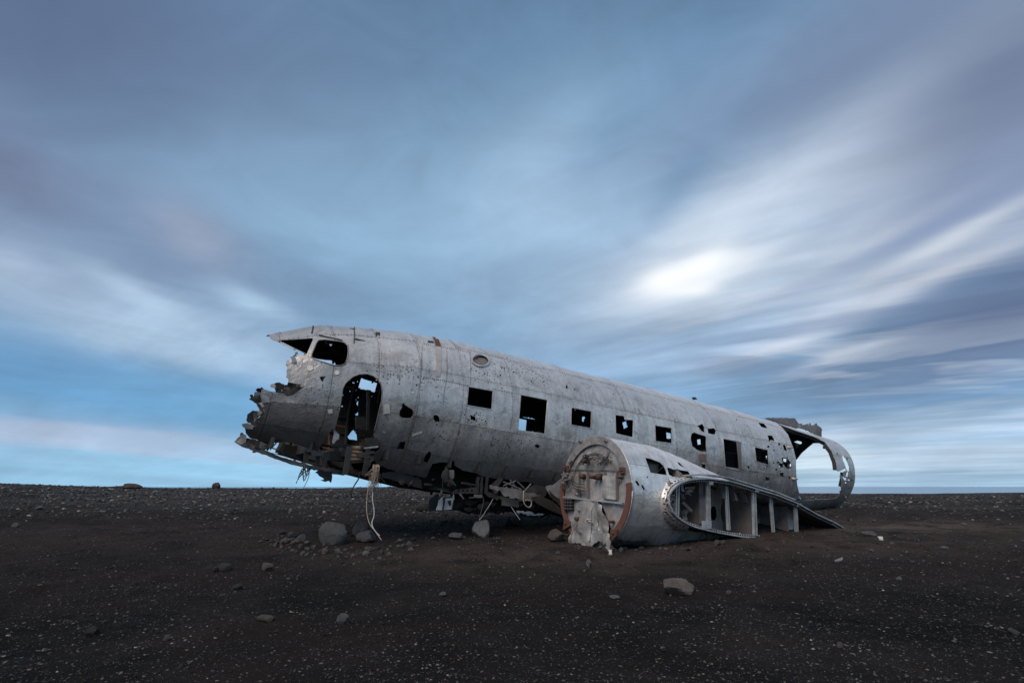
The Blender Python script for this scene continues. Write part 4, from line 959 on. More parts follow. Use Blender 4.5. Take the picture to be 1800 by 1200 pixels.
arc_band('curved_channel', .50, .53, 48, 132, .02, .03, M_RIM); arc_band('curved_channel', .50, .512, 132, 170, .012, .01, M_STRUT); arc_band('curved_channel', .50, .512, 10, 48, .012, .01, M_STRUT)
MB().tube([FP(SF-.0, q[0], q[1]) for q in disc(.737)], .010, 6).done('firewall_edge', M_RIM, wreck, True)
fplate('firewall_channel', [(120,660),(640,716),(640,730),(120,674)], .025, .04, M_RIM)
fplate('firewall_channel', [(150,420),(620,428),(620,434),(150,426)], .006, .012, M_STRUT)
for x in (245, 318, 470, 575): fplate('firewall_channel', [(x,445),(x+9,445),(x+9,690),(x,680)], .018, .03, M_STRUT)
fplate('crumpled_plate', [(465,478),(572,480),(568,690),(460,680)], .02, .008, M_CRUSH, .07)
# big crushed sheets at the foot
FS = -0.06
def fsheet(name, pts, dz, mat, bump, lean=0.0):
    q = Fq(pts); wm = max(a[1] for a in q)
    return plate(name, q, [], lambda l, w, b=0: FP(SF-dz-b-lean*(wm-w), l, w), .008, [mat], wreck, grid=.045, step=.03, bump=bump, jit=.004)
fsheet('crushed_sheet', [(250,715),(340,695),(415,700),(420,850),(435,960),(300,940),(205,885),(235,860),(255,790)], .03, M_CRUSH, .09, .10)
fsheet('crushed_sheet', [(200,890),(300,895),(450,960),(525,985),(560,1080),(545,1140),(490,1080),(440,1050),(400,1085),(350,1118),(290,1100),(180,1072),(205,940)], .06, M_CRUSH, .13, .12)
fsheet('crushed_sheet', [(422,705),(480,740),(520,880),(520,980),(500,975),(440,960),(425,850)], .06, M_CRUSH, .14, .05)
fsheet('crushed_sheet', [(440,1045),(530,1040),(585,1120),(560,1145),(540,1190),(500,1150),(470,1100)], .07, M_BRONZE, .10, .2)
MB().tube([FP(SF-.08, *Fq([(428,705)])[0]), FP(SF-.12, *Fq([(410,800)])[0]), FP(SF-.16, *Fq([(432,950)])[0]), FP(SF-.2, *Fq([(436,1075)])[0])], .009, 6).done('pipe', M_STRUT, wreck, True)
MB().tube([FP(SF-.10, *Fq([(275,900)])[0]), FP(SF-.16, *Fq([(255,980)])[0]), FP(SF-.2, *Fq([(262,1090)])[0])], .008, 6).done('pipe', M_STRUT, wreck, True)
# fittings
def knob(x, y, r, L, mat, name='engine_mount_stub'):
    q = Fq([(x, y)])[0]; p = FP(SF, *q); o = MB().tube([p, p-dv*L*.7, p-dv*L], r, 10, r*.8).done(name, mat, wreck, True); return o
knob(285, 487, .04, .07, M_RUSTY); knob(438, 490, .045, .09, M_RUSTY); knob(395, 495, .03, .12, M_RUSTY); knob(245, 645, .03, .07, M_STRUT, 'pipe_stub'); knob(318, 357, .03, .1, M_RUSTY, 'pipe_stub'); knob(270, 785, .02, .08, M_STRUT, 'pipe_stub'); knob(265, 860, .03, .12, M_RUSTY, 'pipe_stub'); knob(265, 180, .026, .035, M_STRUT, 'bolt_lug'); knob(490, 175, .026, .035, M_STRUT, 'bolt_lug'); knob(257, 186, .012, .05, M_FRAME, 'bolt'); knob(484, 180, .012, .05, M_FRAME, 'bolt'); knob(545, 885, .02, .08, M_RUSTY, 'bolt'); knob(345, 955, .015, .06, M_RUSTY, 'bolt'); knob(520, 340, .012, .05, M_RUSTY, 'bolt')
for r_ in range(4):
    for c_ in range(3): knob(140+c_*23, 690+r_*28, .025, .06, M_FRAME, 'bolt')
fplate('mount_fitting', [(116,390),(162,390),(162,438),(122,450)], .02, .025, M_RUSTY); fplate('mount_fitting', [(603,408),(655,408),(658,466),(622,474),(606,440)], .02, .025, M_RUSTY); fplate('mount_fitting', [(130,880),(175,880),(205,905),(150,945),(122,955)], .03, .04, M_RUSTY, .03); fplate('mount_fitting', [(540,960),(600,950),(595,1010),(565,1035),(545,990)], .03, .04, M_RUSTY, .03)
for x, y in ((138,412),(138,430),(632,440),(645,460),(612,500),(150,900),(570,985)): knob(x, y, .016, .08, M_RUSTY, 'bolt')
def tangle(cx, cy, rx, ry, n, L, mat, name, r=.008):
    mb = MB()
    for k in range(n):
        pts = []; x, y = cx+rng.uniform(-rx, rx), cy+rng.uniform(-ry, ry)
        for j in range(3):
            q = Fq([(x, y)])[0]; pts.append(FP(SF-.03-rng.uniform(0, L), *q)); x += rng.uniform(-rx, rx)*.6; y += rng.uniform(-ry, ry)*.6
        mb.tube(pts, r, 5)
    mb.done(name, mat, wreck)
tangle(350, 340, 25, 35, 12, .12, M_FRAME, 'wire_tangle'); tangle(440, 345, 45, 35, 10, .14, M_STRUT, 'wire_tangle', .010); tangle(160, 490, 40, 25, 9, .05, M_STRUT, 'wire_tangle', .009); tangle(150, 575, 30, 35, 9, .05, M_FRAME, 'wire_tangle', .009); tangle(350, 880, 40, 12, 8, .1, M_PATCH, 'wire_tangle', .008)
for k in range(5): MB().tube([FP(SF-.06, *Fq([(215, 535+k*13)])[0]), FP(SF-.09, *Fq([(265, 555+k*13)])[0]), FP(SF-.05, *Fq([(315, 560+k*14)])[0])], .007, 6).done('pipe', M_STRUT if k % 2 else M_FRAME, wreck, True)
for a, b in (((450,385),(525,290)),((525,265),(522,300)),((170,375),(200,345)),((120,498),(195,462)),((125,525),(200,500))):
    MB().beam(FP(SF-.05, *Fq([a])[0]), FP(SF-.05, *Fq([b])[0]), .03, .02, dv).done('strap_strip', M_STRUT, wreck)

# ------------------------------------------------------------------ wing stump
chl = tq[-1]; bq_full = bq+[((bq[-1][0]+chl[0])/2, (bq[-1][1]+chl[1])/2-.02), chl]
tqa, bqa = np.array(tq), np.array(bq_full)
def wing_skin(name, arr, l0, l1, mats, n=14, uvo=0, cutfn=None, th=.008, off=-1):
    ls = np.linspace(l0, l1, n); V = []; U = []
    for l in ls:
        for k, (s, w) in enumerate(arr): V.append(FP(s, l, w+.006*vn(s*3+5, l*3))); U.append((s+40, l+k*.02))
    m0 = len(arr); F_ = [(i_*m0+k, i_*m0+k+1, (i_+1)*m0+k+1, (i_+1)*m0+k) for i_ in range(n-1) for k in range(m0-1)]
    o = link(name, mesh(name, V, F_, U), wreck, mats); return solid(o, th, off)
def dens(a, n):
    a = np.array(a); L = np.r_[0, np.cumsum(np.linalg.norm(np.diff(a, axis=0), axis=1))]; t = np.linspace(0, L[-1], n); return np.stack([np.interp(t, L, a[:, 0]), np.interp(t, L, a[:, 1])], 1)
tD = dens(tq, 50); bD = dens(bq_full, 50)
tmain = tD[tD[:, 0] > tq[4][0]]
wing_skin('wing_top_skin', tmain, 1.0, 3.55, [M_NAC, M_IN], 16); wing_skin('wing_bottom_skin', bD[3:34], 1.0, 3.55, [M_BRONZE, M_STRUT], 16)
wing_skin('wing_leading_edge', np.vstack([bD[:4][::-1], tD[tD[:, 0] <= tq[5][0]]]), 3.45, 3.6, [M_RIM, M_STRUT], 4)
def band(name, path, wdt, l0, l1, mat, side=1):
    """a flange following the outline inward by wdt, from l0 to l1"""
    P = dens(path, 60); tg = np.gradient(P, axis=0); nrm = np.stack([-tg[:, 1], tg[:, 0]], 1)*side; nrm /= np.linalg.norm(nrm, axis=1)[:, None]; V = []; F_ = []
    for p, q in zip(P, P+nrm*wdt): V += [FP(p[0], l0, p[1]), FP(q[0], l0, q[1]), FP(q[0], l1, q[1]), FP(p[0], l1, p[1])]
    for k in range(len(P)-1):
        a = 4*k; F_ += [(a, a+1, a+5, a+4), (a+1, a+2, a+6, a+5), (a+2, a+3, a+7, a+6), (a+3, a, a+4, a+7)]
    F_ += [(0, 3, 2, 1), (len(V)-4, len(V)-3, len(V)-2, len(V)-1)]
    return link(name, mesh(name, V, F_), wreck, [mat], smooth=False)
full = list(reversed(bq))+tq[1:]
band('wing_rim_flange', full, .045, 3.58, 3.62, M_RIM, -1)
band('wing_rim_flange', full, .016, 3.61, 3.66, M_RIM, -1)
band('wing_rim_flange', [(s, w+.055) for s, w in tq[6:14]], .018, 3.50, 3.62, M_RIM, -1)
mb = MB()      # bolt heads along the flange
for p in dens(full, 130):
    c = np.array([3.6, -1.35]); v_ = c-p; v_ = v_/np.linalg.norm(v_)*.03
    q = p+np.array([v_[0]*.3, .03 if p[1] < -1.4 else -.03]); mb.rod(FP(q[0], 3.62, q[1]), FP(q[0], 3.635, q[1]), .010, 6)
mb.done('flange_bolts', M_FRAME, wreck, kind='stuff')
band('trailing_edge_strip', tq[13:], .03, 3.3, 3.62, M_STRUT, -1)
# posts (spar and stiffener ends), spar webs running inboard, ribs with lightening holes
def wl(x, y, L=VW): return at_l(*cr(A5, K5, [(x, y)])[0], L)
def post(x0, x1, y0, xb0, xb1, y1, L, th, mat, name='wing_post'):
    if name == 'wing_post':
        th *= .5; x1 = x0+(x1-x0)*.72; xb1 = xb0+(xb1-xb0)*.72
    plate(name, [wl(x0, y0, L), wl(x1, y0, L), wl(xb1, y1, L), wl(xb0, y1, L)], [], fn_l(L), th, [mat], wreck, grid=0, step=5)
post(204,214,668,200,210,890,3.56,.05,M_RIM); post(222,232,662,218,228,895,3.56,.05,M_RIM)
post(378,440,632,385,440,940,3.45,.02,M_STRUT,'spar_web'); post(436,448,625,438,452,960,3.58,.06,M_RIM); post(452,464,625,456,470,975,3.58,.04,M_RIM)
post(575,586,658,592,604,990,3.52,.05,M_RIM); post(588,598,660,606,618,992,3.50,.04,M_RIM)
post(745,775,692,755,785,1015,3.40,.02,M_STRUT,'spar_web'); post(780,792,682,788,802,1040,3.58,.06,M_RIM); post(797,809,685,808,822,1042,3.58,.04,M_RIM)
post(908,918,745,932,942,1010,3.54,.05,M_RIM); post(922,932,748,943,952,1010,3.52,.04,M_RIM)
post(1018,1080,800,1022,1092,1000,3.35,.02,M_RIM,'spar_web'); post(1092,1103,795,1104,1116,1020,3.57,.05,M_RIM); post(1106,1120,792,1118,1132,1022,3.58,.04,M_RIM)
for x, y, w_, h_ in ((385,920,70,60),(440,628,28,22),(1100,790,30,20),(785,683,30,20)):
    plate('joint_plate', [wl(x, y), wl(x+w_, y), wl(x+w_, y+h_), wl(x, y+h_)], [], fn_l(3.64), .01, [M_RIM], wreck, grid=0, step=1)
for x in (380, 745, 1020):     # spar webs go inboard
    s_, w_ = wl(x, 800, 3.4); tw = np.interp(s_, tqa[:, 0], tqa[:, 1])-.05
    plate('spar_web', [(1.0, tw), (3.45, tw), (3.45, tw-.62 if x < 1000 else tw-.5), (1.0, tw-.62)], [circ(2.8, tw-.3, .1, .13, 12)] if x == 745 else [], fn_s(s_), .012, [M_STRUT], wreck, grid=0, step=1)
def rib(L, mat, hl=()):
    poly = [tuple(p) for p in tD[1:-1:2]-np.array([0, .03])]+[tuple(p) for p in bD[-2:1:-2]+np.array([0, .03])]
    plate('wing_rib', poly, hl, fn_l(L), .012, [mat], wreck, grid=.25, step=.2)
hl = []
for x, y, rx, ry in ((488,865,24,55),(570,850,28,90),(700,830,0,0),(885,850,28,60),(820,850,12,60)):
    if rx: hl.append(pl_l(cr(A5, K5, circ(x, y, rx, ry, 16)), 2.95))
rib(2.95, plain('rib_metal', (.42, .37, .34), .65, .35, 5, .6), hl)
rib(1.9, M_FRAME)
hl = [pl_l(cr(A5, K5, circ(185, y, 16, 20, 12)), 3.3) for y in (712, 780, 850)]
plate('nose_rib', pl_l(cr(A5, K5, [(140,760),(160,700),(215,650),(235,650),(235,900),(190,880),(150,830)]), 3.3), hl, fn_l(3.3), .012, [M_STRUT], wreck, grid=0, step=.05)
for (x, y) in ((190,712),(187,780),(190,850)): MB().tube([FP(a, 3.32, b_) for a, b_ in pl_l(cr(A5, K5, circ(x-4, y, 15, 19, 12)+[(x+11, y)]), 3.32)], .008, 5).done('hole_flange', M_RIM, wreck, True)
mb = MB()
for k in range(16):
    x, y = 300+rng.uniform(-30, 30), 690+rng.uniform(-25, 25); a = wl(x, y, 3.35); b_ = wl(x+rng.uniform(-25, 25), y+rng.uniform(-25, 25), 3.35)
    mb.rod(FP(a[0], 3.35+rng.uniform(-.05, .05), a[1]), FP(b_[0], 3.35, b_[1]), .012, 5)
mb.done('fitting_cluster', M_PATCH, wreck)
for a, b in (((250,780),(320,850)),((262,860),(275,920)),((245,720),(262,760)),((300,830),(262,870))): 
    pa, pb = wl(*a, 3.3), wl(*b, 3.35); MB().beam(FP(pa[0], 3.3, pa[1]), FP(pb[0], 3.35, pb[1]), .06, .04).done('bracket', M_STRUT, wreck)
# torn leading-edge fairing cuff on the nacelle side
cuff_o = [(300,575),(250,588),(190,595),(140,590),(105,610),(85,650),(68,700),(52,735),(52,790),(68,850),(95,900),(140,945),(200,980),(260,1000)]
cuff_i = [(300,960),(250,945),(190,905),(150,860),(130,810),(122,760),(130,710),(165,665),(205,632),(260,612),(310,602)]
co = [wl(x, y, 3.45) for x, y in cuff_o]; ci = [wl(x, y, 3.60) for x, y in reversed(cuff_i)]
co = dens(co, 40); ci = dens(ci, 40); V = []; 
for k in range(40):
    for t in np.linspace(0, 1, 6):
        p = co[k]*(1-t)+ci[k]*t; V.append(FP(p[0]+.008*vn(k*.9, t*5), 3.47+.14*t**.6+.03*vn(k*.7, t*4, 2), p[1]+.01*vn(k*1.3, t*6, 1)))
F_ = [(k*6+t, k*6+t+1, (k+1)*6+t+1, (k+1)*6+t) for k in range(39) for t in range(5) if not (k in (12, 13, 25) and t in (1, 2, 3))]
solid(link('leading_edge_cuff', mesh('leading_edge_cuff', V, F_), wreck, [M_NAC]), .010, 0)
mb = MB()
for k in range(0, 40, 2):
    p = co[k]*.85+ci[k]*.15; mb.rod(FP(p[0], 3.49, p[1]), FP(p[0], 3.52, p[1]), .012, 6)
    p = co[k]*.3+ci[k]*.7; mb.rod(FP(p[0], 3.57, p[1]), FP(p[0], 3.60, p[1]), .010, 6)
mb.done('cuff_bolts', M_FRAME, wreck, kind='stuff')
# centre wing box showing under the fuselage between the nacelle and the belly
q = pl_l(B([(1400,560),(1500,545),(1620,600),(1740,700),(1760,760),(1600,700),(1450,620)]), 1.6); plate('wing_underside', q, [], fn_l(1.6), .02, [M_BRONZE], wreck, grid=.1)

# ------------------------------------------------------------------ ropes and cables hanging from the wreck
def hang(name, pts, L, r, mat, label, cat, k=5, r1=None, group=None):
    P = [FP(*(lambda a, l: (a[0], l, a[1]))(at_l(x, y, l), l)) for (x, y), l in ((p, L if not isinstance(L, list) else L[i_]) for i_, p in enumerate(pts))]
    C_ = []
    for i_ in range(len(P)-1):
        p0, p1, p2, p3 = P[max(i_-1, 0)], P[i_], P[i_+1], P[min(i_+2, len(P)-1)]
        for t in np.linspace(0, 1, 6)[:-1]: C_.append(.5*((2*p1)+(-p0+p2)*t+(2*p0-5*p1+4*p2-p3)*t*t+(-p0+3*p1-3*p2+p3)*t**3))
    C_.append(P[-1]); return MB().tube(C_, r, k, r1).done(name, mat, None, True, label=label, cat=cat, group=group)
G = lambda pts: cr((400, 820), 4.5, pts)
# frayed bundle
mb = MB()
for k in range(95):
    x0, y0 = G([(1165+rng.uniform(-14, 34), rng.uniform(-20, 40))])[0]; ln = rng.uniform(.15, 1.0)**.8
    x1, y1 = G([(1150+rng.normal(0, 22)+rng.choice([-32, 0, 12, 44]), 20+190*ln)])[0]; l0 = 1.1+rng.uniform(-.05, .05); pts = []
    for t in np.linspace(0, 1, 7):
        a = at_l(x0+(x1-x0)*t**1.3+rng.normal(0, 1.1), y0+(y1-y0)*t, l0); pts.append(FP(a[0], l0+rng.normal(0, .008), a[1]))
    mb.tube(pts, .0036, 4, .002)
mb.done('frayed_rope', M_ROPE, None, True, label='pale frayed rope bundle hanging behind the oval door under the fuselage', cat='rope')
hang('cord', G([(1115,150),(1105,220),(1100,320),(1108,400),(1130,460),(1175,520),(1218,580)]), [1.1,1.1,1.15,1.2,1.3,1.5,1.65], .005, M_ROPE, 'thin tan cord trailing from the frayed rope down to the stones', 'cord')
hang('hose', G([(1140,150),(1148,200),(1146,260),(1158,330),(1158,390),(1142,440),(1150,480),(1178,520),(1203,545)]), [1.1,1.1,1.15,1.2,1.25,1.3,1.35,1.45,1.55], .008, M_GREYC, 'thicker grey hose hanging beside the thin tan cord', 'hose')
hang('cable', G([(1045,45),(1038,90),(1010,135),(985,180),(975,215),(988,245)]), .9, .010, M_CABLE, 'short black cable dangling left of the frayed rope', 'cable')
hang('wire', G([(640,25),(645,60),(630,110),(600,168)]), .5, .005, M_ROPE, 'thin wire dangling from the straps under the nose keel', 'wire')
hang('cable', B([(480,300),(470,400),(468,500),(475,600),(478,700),(482,790)]), [1.1]*6, .006, M_CABLE, 'thin straight black cable in front of the white belly panel', 'cable')
hang('cable', B([(880,520),(900,580),(895,640),(870,730),(850,820)]), [1.1,1.1,1.15,1.2,1.25], .008, M_CABLE, 'black cable hanging under the middle of the belly down to the sand', 'cable')
hang('wire', B([(1000,580),(960,650),(920,710),(890,760),(855,800)]), [1.1,1.1,1.15,1.2,1.25], .005, M_GREYC, 'thin grey wire slanting down left from the hanging sheets', 'wire')
hang('rope', B([(1325,490),(1320,560),(1325,610),(1345,650),(1375,668),(1400,650),(1405,615),(1385,595),(1335,590)]), 1.25, .010, M_ROPE, 'loop of tan rope hanging beside the nacelle under the belly', 'rope')
hang('wire', B([(1190,660),(1230,720),(1285,800)]), [1.1,1.2,1.35], .004, M_GREYC, 'thin wire reaching the sand beside the brown stone', 'wire')

# ------------------------------------------------------------------ loose metal on the sand
def lie(name, pts, mat, label, cat, th=.015, bump=.03, lift=.02, group=None):
    P3 = [onground(x, y)[0] for x, y in pts]; c = np.mean(P3, 0); nx0 = np.array([1., 0, 0])
    poly = [(p[0]-c[0], p[1]-c[1]) for p in P3]; 
    f = lambda u, v, b=0: np.array([c[0]+u, c[1]+v, float(gz(c[0]+u, c[1]+v))+lift+b])
    o = plate(name, poly, [], f, th, [mat], None, grid=.08, jit=.006, step=.04, bump=bump); o['label'] = label; o['category'] = cat
    if group: o['group'] = group
    return o
lie('metal_scrap', B([(1220,710),(1300,712),(1400,745),(1560,745),(1600,765),(1400,772),(1290,758)]), M_STRUT, 'long curled grey metal scrap lying in shade under the belly', 'metal scrap', bump=.08, lift=.04)
lie('metal_scrap', B([(1620,730),(1660,735),(1760,765),(1755,778),(1640,752)]), M_STRUT, 'narrow metal strip on sand left of the nacelle firewall', 'metal scrap')
lie('metal_scrap', cr((700,860), 4.5, [(1640,450),(1665,470),(1695,520),(1690,540),(1665,500)]), M_PATCH, 'small pale metal splinter on sand before the crushed firewall', 'metal scrap', bump=.05)
lie('metal_scrap', cr((1400,840), 3.3325, [(375,320),(410,318),(460,328),(480,345),(440,338),(390,330)]), M_BRONZE, 'thin brown metal strip half buried in sand right of the wing stump', 'metal scrap', lift=.012)
lie('metal_scrap', cr((1400,840), 3.3325, [(475,352),(508,358),(510,368),(485,362)]), M_PATCH, 'small tan metal chip right of the buried brown strip', 'metal scrap', lift=.015)
lie('metal_scrap', cr((1400,840), 3.3325, [(222,486),(272,484),(274,491),(228,493)]), M_STRUT, 'small flat grey strip on dark sand right of the wreck', 'metal scrap', lift=.012)

# ------------------------------------------------------------------ stones
def rock_mesh(seed, sub=3, rough=.28, flat=.75, elong=1.25, pits=.05):
    import bmesh
    bm = bmesh.new(); bmesh.ops.create_icosphere(bm, subdivisions=sub, radius=1.0); r = np.random.default_rng(seed); o = r.uniform(0, 60, 3)
    planes = [(lambda v: v/np.linalg.norm(v))(r.normal(size=3)) for _ in range(16)]; dd = r.uniform(.60, .88, 16)
    for v in bm.verts:
        p = np.array(v.co); k = 1.0
        for n_, d_ in zip(planes, dd):
            t = p@n_
            if t > d_: k = min(k, d_/t)
        k = 1-(1-k)*1.0
        k *= 1+rough*.28*float(fbm(p[0]*1.3+o[0], p[1]*1.3+p[2]*.9+o[1], 3))+pits*float(vn(p[0]*6+o[2], p[1]*6+p[2]*5, 1))
        v.co = Vector((p[0]*k*elong, p[1]*k, p[2]*k*flat))
    me = bpy.data.meshes.new('stone'); bm.to_mesh(me); bm.free(); me.shade_smooth(); me.set_sharp_from_angle(angle=radians(24)); return me
def rockmat(name, col, sc_=6):
    m_, n, b = newmat(name); p = n.new('ShaderNodeTexCoord').outputs['Object']; r = n.new('ShaderNodeObjectInfo').outputs['Random']
    q = n.new('ShaderNodeVectorMath'); q.operation = 'ADD'; n.put(q.inputs[0], p); n.put(q.inputs[1], n.xyz(n.m('MULTIPLY', r, 30.), r, r)); p = q.outputs[0]
    a = n.noise(p, 1.6, 6, .65, .4); f = n.noise(p, 14, 5, .7)
    k = n.m('ADD', n.m('MULTIPLY', a, 1.1), n.m('ADD', n.m('MULTIPLY', f, .7), n.m('ADD', n.m('MULTIPLY', r, .35), -.1)))
    c = n.mix(1.0, col, n.xyz(k, k, k), 'MULTIPLY'); c = n.mix(n.m('MULTIPLY', n.mrange(n.noise(p, 2.1, 4, .6), .55, .7), .5), c, (.06, .045, .038))
    v = n.vor(p, 9); h = n.m('ADD', n.m('MULTIPLY', n.mrange(v, .0, .25), .4), n.noise(p, 7, 7, .75))
    n.put(b.inputs['Base Color'], c); b.inputs['Roughness'].default_value = .9; b.inputs['Specular IOR Level'].default_value = .2; setbump(n, b, h, .9, .16); return m_
R_GREY = rockmat('grey_basalt', (.165, .163, .165)); R_DARK = rockmat('dark_basalt', (.075, .072, .072)); R_BROWN = rockmat('brown_stone', (.20, .165, .145)); R_LIGHT = rockmat('light_grey_stone', (.23, .228, .23))
R_FAR = rockmat('brown_mound_rock', (.10, .075, .06))
_rm = {}
def rock(px, py, wpx, hpx, mat, label, group=None, seed=None, sub=3, name='stone', rz=None, cat='stone', sink=.25, sq=None):
    """stone whose foot stands on the ground at the sight line (px, py); width and height from its size there"""
    P, t = onground(px, py); wpx = wpx*1.12; hpx = hpx*1.12; wd = wpx/FPX*t/2; ht = hpx/FPX*t
    seed = seed if seed is not None else rng.integers(0, 14); key = (int(seed), sub, mat.name)
    if key not in _rm:
        _rm[key] = rock_mesh(seed, sub, .35 if sub > 2 else .25, .8, 1.0); _rm[key].materials.append(mat)
    me = _rm[key]; o = bpy.data.objects.new(name, me); COL.objects.link(o)
    hh = ht/(2-sink*2)*1.25; dp = (wd+hh)/2
    o.scale = (wd*1.12, dp*1.1*rng.uniform(.75, 1.15), hh*1.12); o.location = (P[0], P[1]+dp*.6, float(gz(P[0], P[1]+dp*.6))+hh*(.8-sink*1.0)*.8); o.rotation_euler = (rng.uniform(-.12, .12), rng.uniform(-.12, .12), rng.uniform(-.4, .4) if rz is None else rz)
    o['label'] = label; o['category'] = cat
    if group: o['group'] = group
    return o
rock(577, 958, 50, 36, R_GREY, 'largest grey boulder, pitted and blocky, on the sand below the nose', seed=101, sub=4, name='boulder', cat='boulder')
rock(629, 943, 25, 23, R_GREY, 'smooth rounded grey stone just behind the flat one, right of the large boulder', seed=102)
rock(641, 954, 30, 18, R_GREY, 'flat angular dark grey stone in front of the rounded stone near the hanging cord', seed=103)
rock(847, 944, 28, 26, R_LIGHT, 'smooth light grey upright stone on sand in front of the belly', seed=104, sub=4)
rock(800, 948, 22, 12, R_GREY, 'low grey stone left of the smooth light stone', seed=105)
rock(909, 922, 18, 12, R_BROWN, 'brown rounded stone behind the light grey stone, under the belly', seed=106)
rock(895, 924, 12, 8, R_DARK, 'small dark stone touching the brown rounded stone', seed=107)
rock(979, 953, 28, 20, R_BROWN, 'tan wedge-shaped stone left of the crushed firewall', seed=108)
rock(742, 898, 24, 15, R_DARK, 'dark rough stone behind the white belly panel', seed=109)
rock(873, 903, 18, 8, R_DARK, 'dark low stone in the shade under the belly', seed=110)
rock(1195, 1046, 52, 22, R_BROWN, 'flat brown stone lying alone in front of the nacelle', seed=111)
rock(600, 1096, 18, 14, R_GREY, 'small round grey stone alone in the dark foreground, left of centre', seed=112)
rock(1036, 997, 9, 11, R_LIGHT, 'small pale upright pebble in front of the firewall', seed=113)
rock(466, 1003, 18, 12, R_BROWN, 'small tan stone left of the stone heap below the nose', seed=114)
rock(390, 1004, 20, 11, R_DARK, 'dark stone left of the small tan stone', seed=115); rock(378, 1005, 11, 7, R_DARK, 'smaller dark stone touching the dark stone left of the tan one', seed=116)
rock(413, 1036, 16, 9, R_DARK, 'dark low stone in the foreground below the nose', seed=117)
rock(527, 952, 17, 10, R_GREY, 'grey stone left of the large boulder, biggest of the small heap', seed=118)
rock(154, 1121, 20, 14, R_DARK, 'dark rough stone in the left foreground', seed=119)
rock(272, 868, 9, 6, R_LIGHT, 'pale stone on the far gravel, left of the rock stump', seed=120)
rock(289, 1126, 11, 9, R_GREY, 'round grey pebble in the left foreground, right of the dark rough stone', seed=121)
rock(1583, 1022, 8, 6, R_LIGHT, 'small pale stone alone on dark sand right of the wreck', seed=122)
rock(1787, 1117, 14, 9, R_GREY, 'grey stone at the right edge of the foreground', seed=123)
rock(1480, 1139, 11, 8, R_BROWN, 'brownish pebble in the right foreground', seed=124)
rock(1571, 959, 8, 5, R_LIGHT, 'pale pebble beside the brown sand, right of the wing stump', seed=125); rock(1534, 970, 9, 4, R_LIGHT, 'flat pale pebble left of the pebble beside the brown sand', seed=126)
rock(1664, 965, 12, 4, R_LIGHT, 'flat pale stone far right on dark sand', seed=127); rock(1697, 924, 7, 4, R_LIGHT, 'bright flat pebble far behind on the right', seed=128)
rock(981, 975, 9, 6, R_GREY, 'small grey stone in front of the tan wedge-shaped stone', seed=129); rock(463, 1094, 24, 8, R_BROWN, 'flat tan slab of stone in the left foreground', seed=130)
rock(1283, 1044, 8, 6, R_GREY, 'small grey stone right of the flat brown stone', seed=131); rock(66, 895, 12, 5, R_GREY, 'pale low stone on the far left gravel', seed=132)
rock(24, 926, 11, 6, R_GREY, 'small grey stone near the left edge behind', seed=133); rock(777, 1048, 12, 5, R_LIGHT, 'small pale sliver of stone in the central foreground', seed=134); rock(1082, 1054, 16, 5, R_LIGHT, 'long pale flat stone left of the flat brown stone', seed=135)
rock(1458, 929+51, 6, 5, R_GREY, 'tiny grey pebble in front of the wing stump', seed=136); rock(1272, 957, 9, 6, R_GREY, 'grey stone at the foot of the wing stump', seed=137); rock(1262, 959, 9, 7, R_GREY, 'grey stone just left of the one at the foot of the wing stump', seed=138)
rock(1209, 968, 11, 5, R_DARK, 'dark flat stone below the nacelle', seed=139); rock(225, 859, 30, 9, R_FAR, 'low pointed brown rock on the horizon, left', seed=141, cat='rock', name='rock'); rock(378, 859, 13, 10, R_FAR, 'stubby brown rock on the horizon, right of the pointed one', seed=142, cat='rock', name='rock')
for (cx, cy, sx, sy, n_, lo, hi, lab, grp) in (
    (505, 955, 24, 8, 52, 4.5, 13, 'small grey stone heaped left of the large boulder', 'small stones heaped left of the large boulder'),
    (560, 973, 26, 6, 26, 4.5, 11, 'small grey stone in front of the large boulder', 'small stones in front of the large boulder'),
    (640, 975, 26, 8, 46, 4.5, 13, 'small grey stone strewn below the hanging cord', 'small stones strewn below the hanging cord'),
    (705, 955, 16, 6, 18, 4.5, 12, 'small grey stone between the cord and the hollow', 'small stones between the cord and the hollow'),
    (770, 925, 34, 12, 40, 3.5, 9, 'small stone on the slope of the hollow', 'small stones on the slope of the hollow'),
    (1160, 966, 75, 4, 20, 4, 10, 'small grey stone along the foot of the nacelle', 'small stones along the foot of the nacelle')):
    for k in range(n_):
        w0 = lo*.9+(hi-lo*.9)*rng.random()**2.2; dx_, dy_ = rng.normal(0, sx), rng.normal(0, sy); ci_ = rng.integers(5); hh_ = rng.uniform(.36, .78)
        l2 = lab.replace('small ', '').replace('grey ', '').replace(' under the belly', '').replace('stone', ['medium grey', 'medium grey', 'light grey', 'dark', 'brown'][ci_]+' stone', 1)
        l2 = ('tiny ' if w0 < lo+1 else 'small ' if w0 < lo+2.6 else 'larger ')+('flat ' if hh_ < .6 else 'round ' if hh_ > .72 else '')+l2
        l2 += ', '+('back ' if dy_ < -sy*.4 else 'front ' if dy_ > sy*.4 else '')+('left' if dx_ < -sx*.5 else 'right' if dx_ > sx*.5 else 'centre')+' of cluster'
        rock(cx+dx_, cy+dy_, w0, w0*hh_, [R_GREY, R_GREY, R_LIGHT, R_DARK, R_BROWN][ci_], l2, grp, sub=2, rz=rng.uniform(0, 6.3), sink=.28, seed=int(rng.integers(0, 26)))

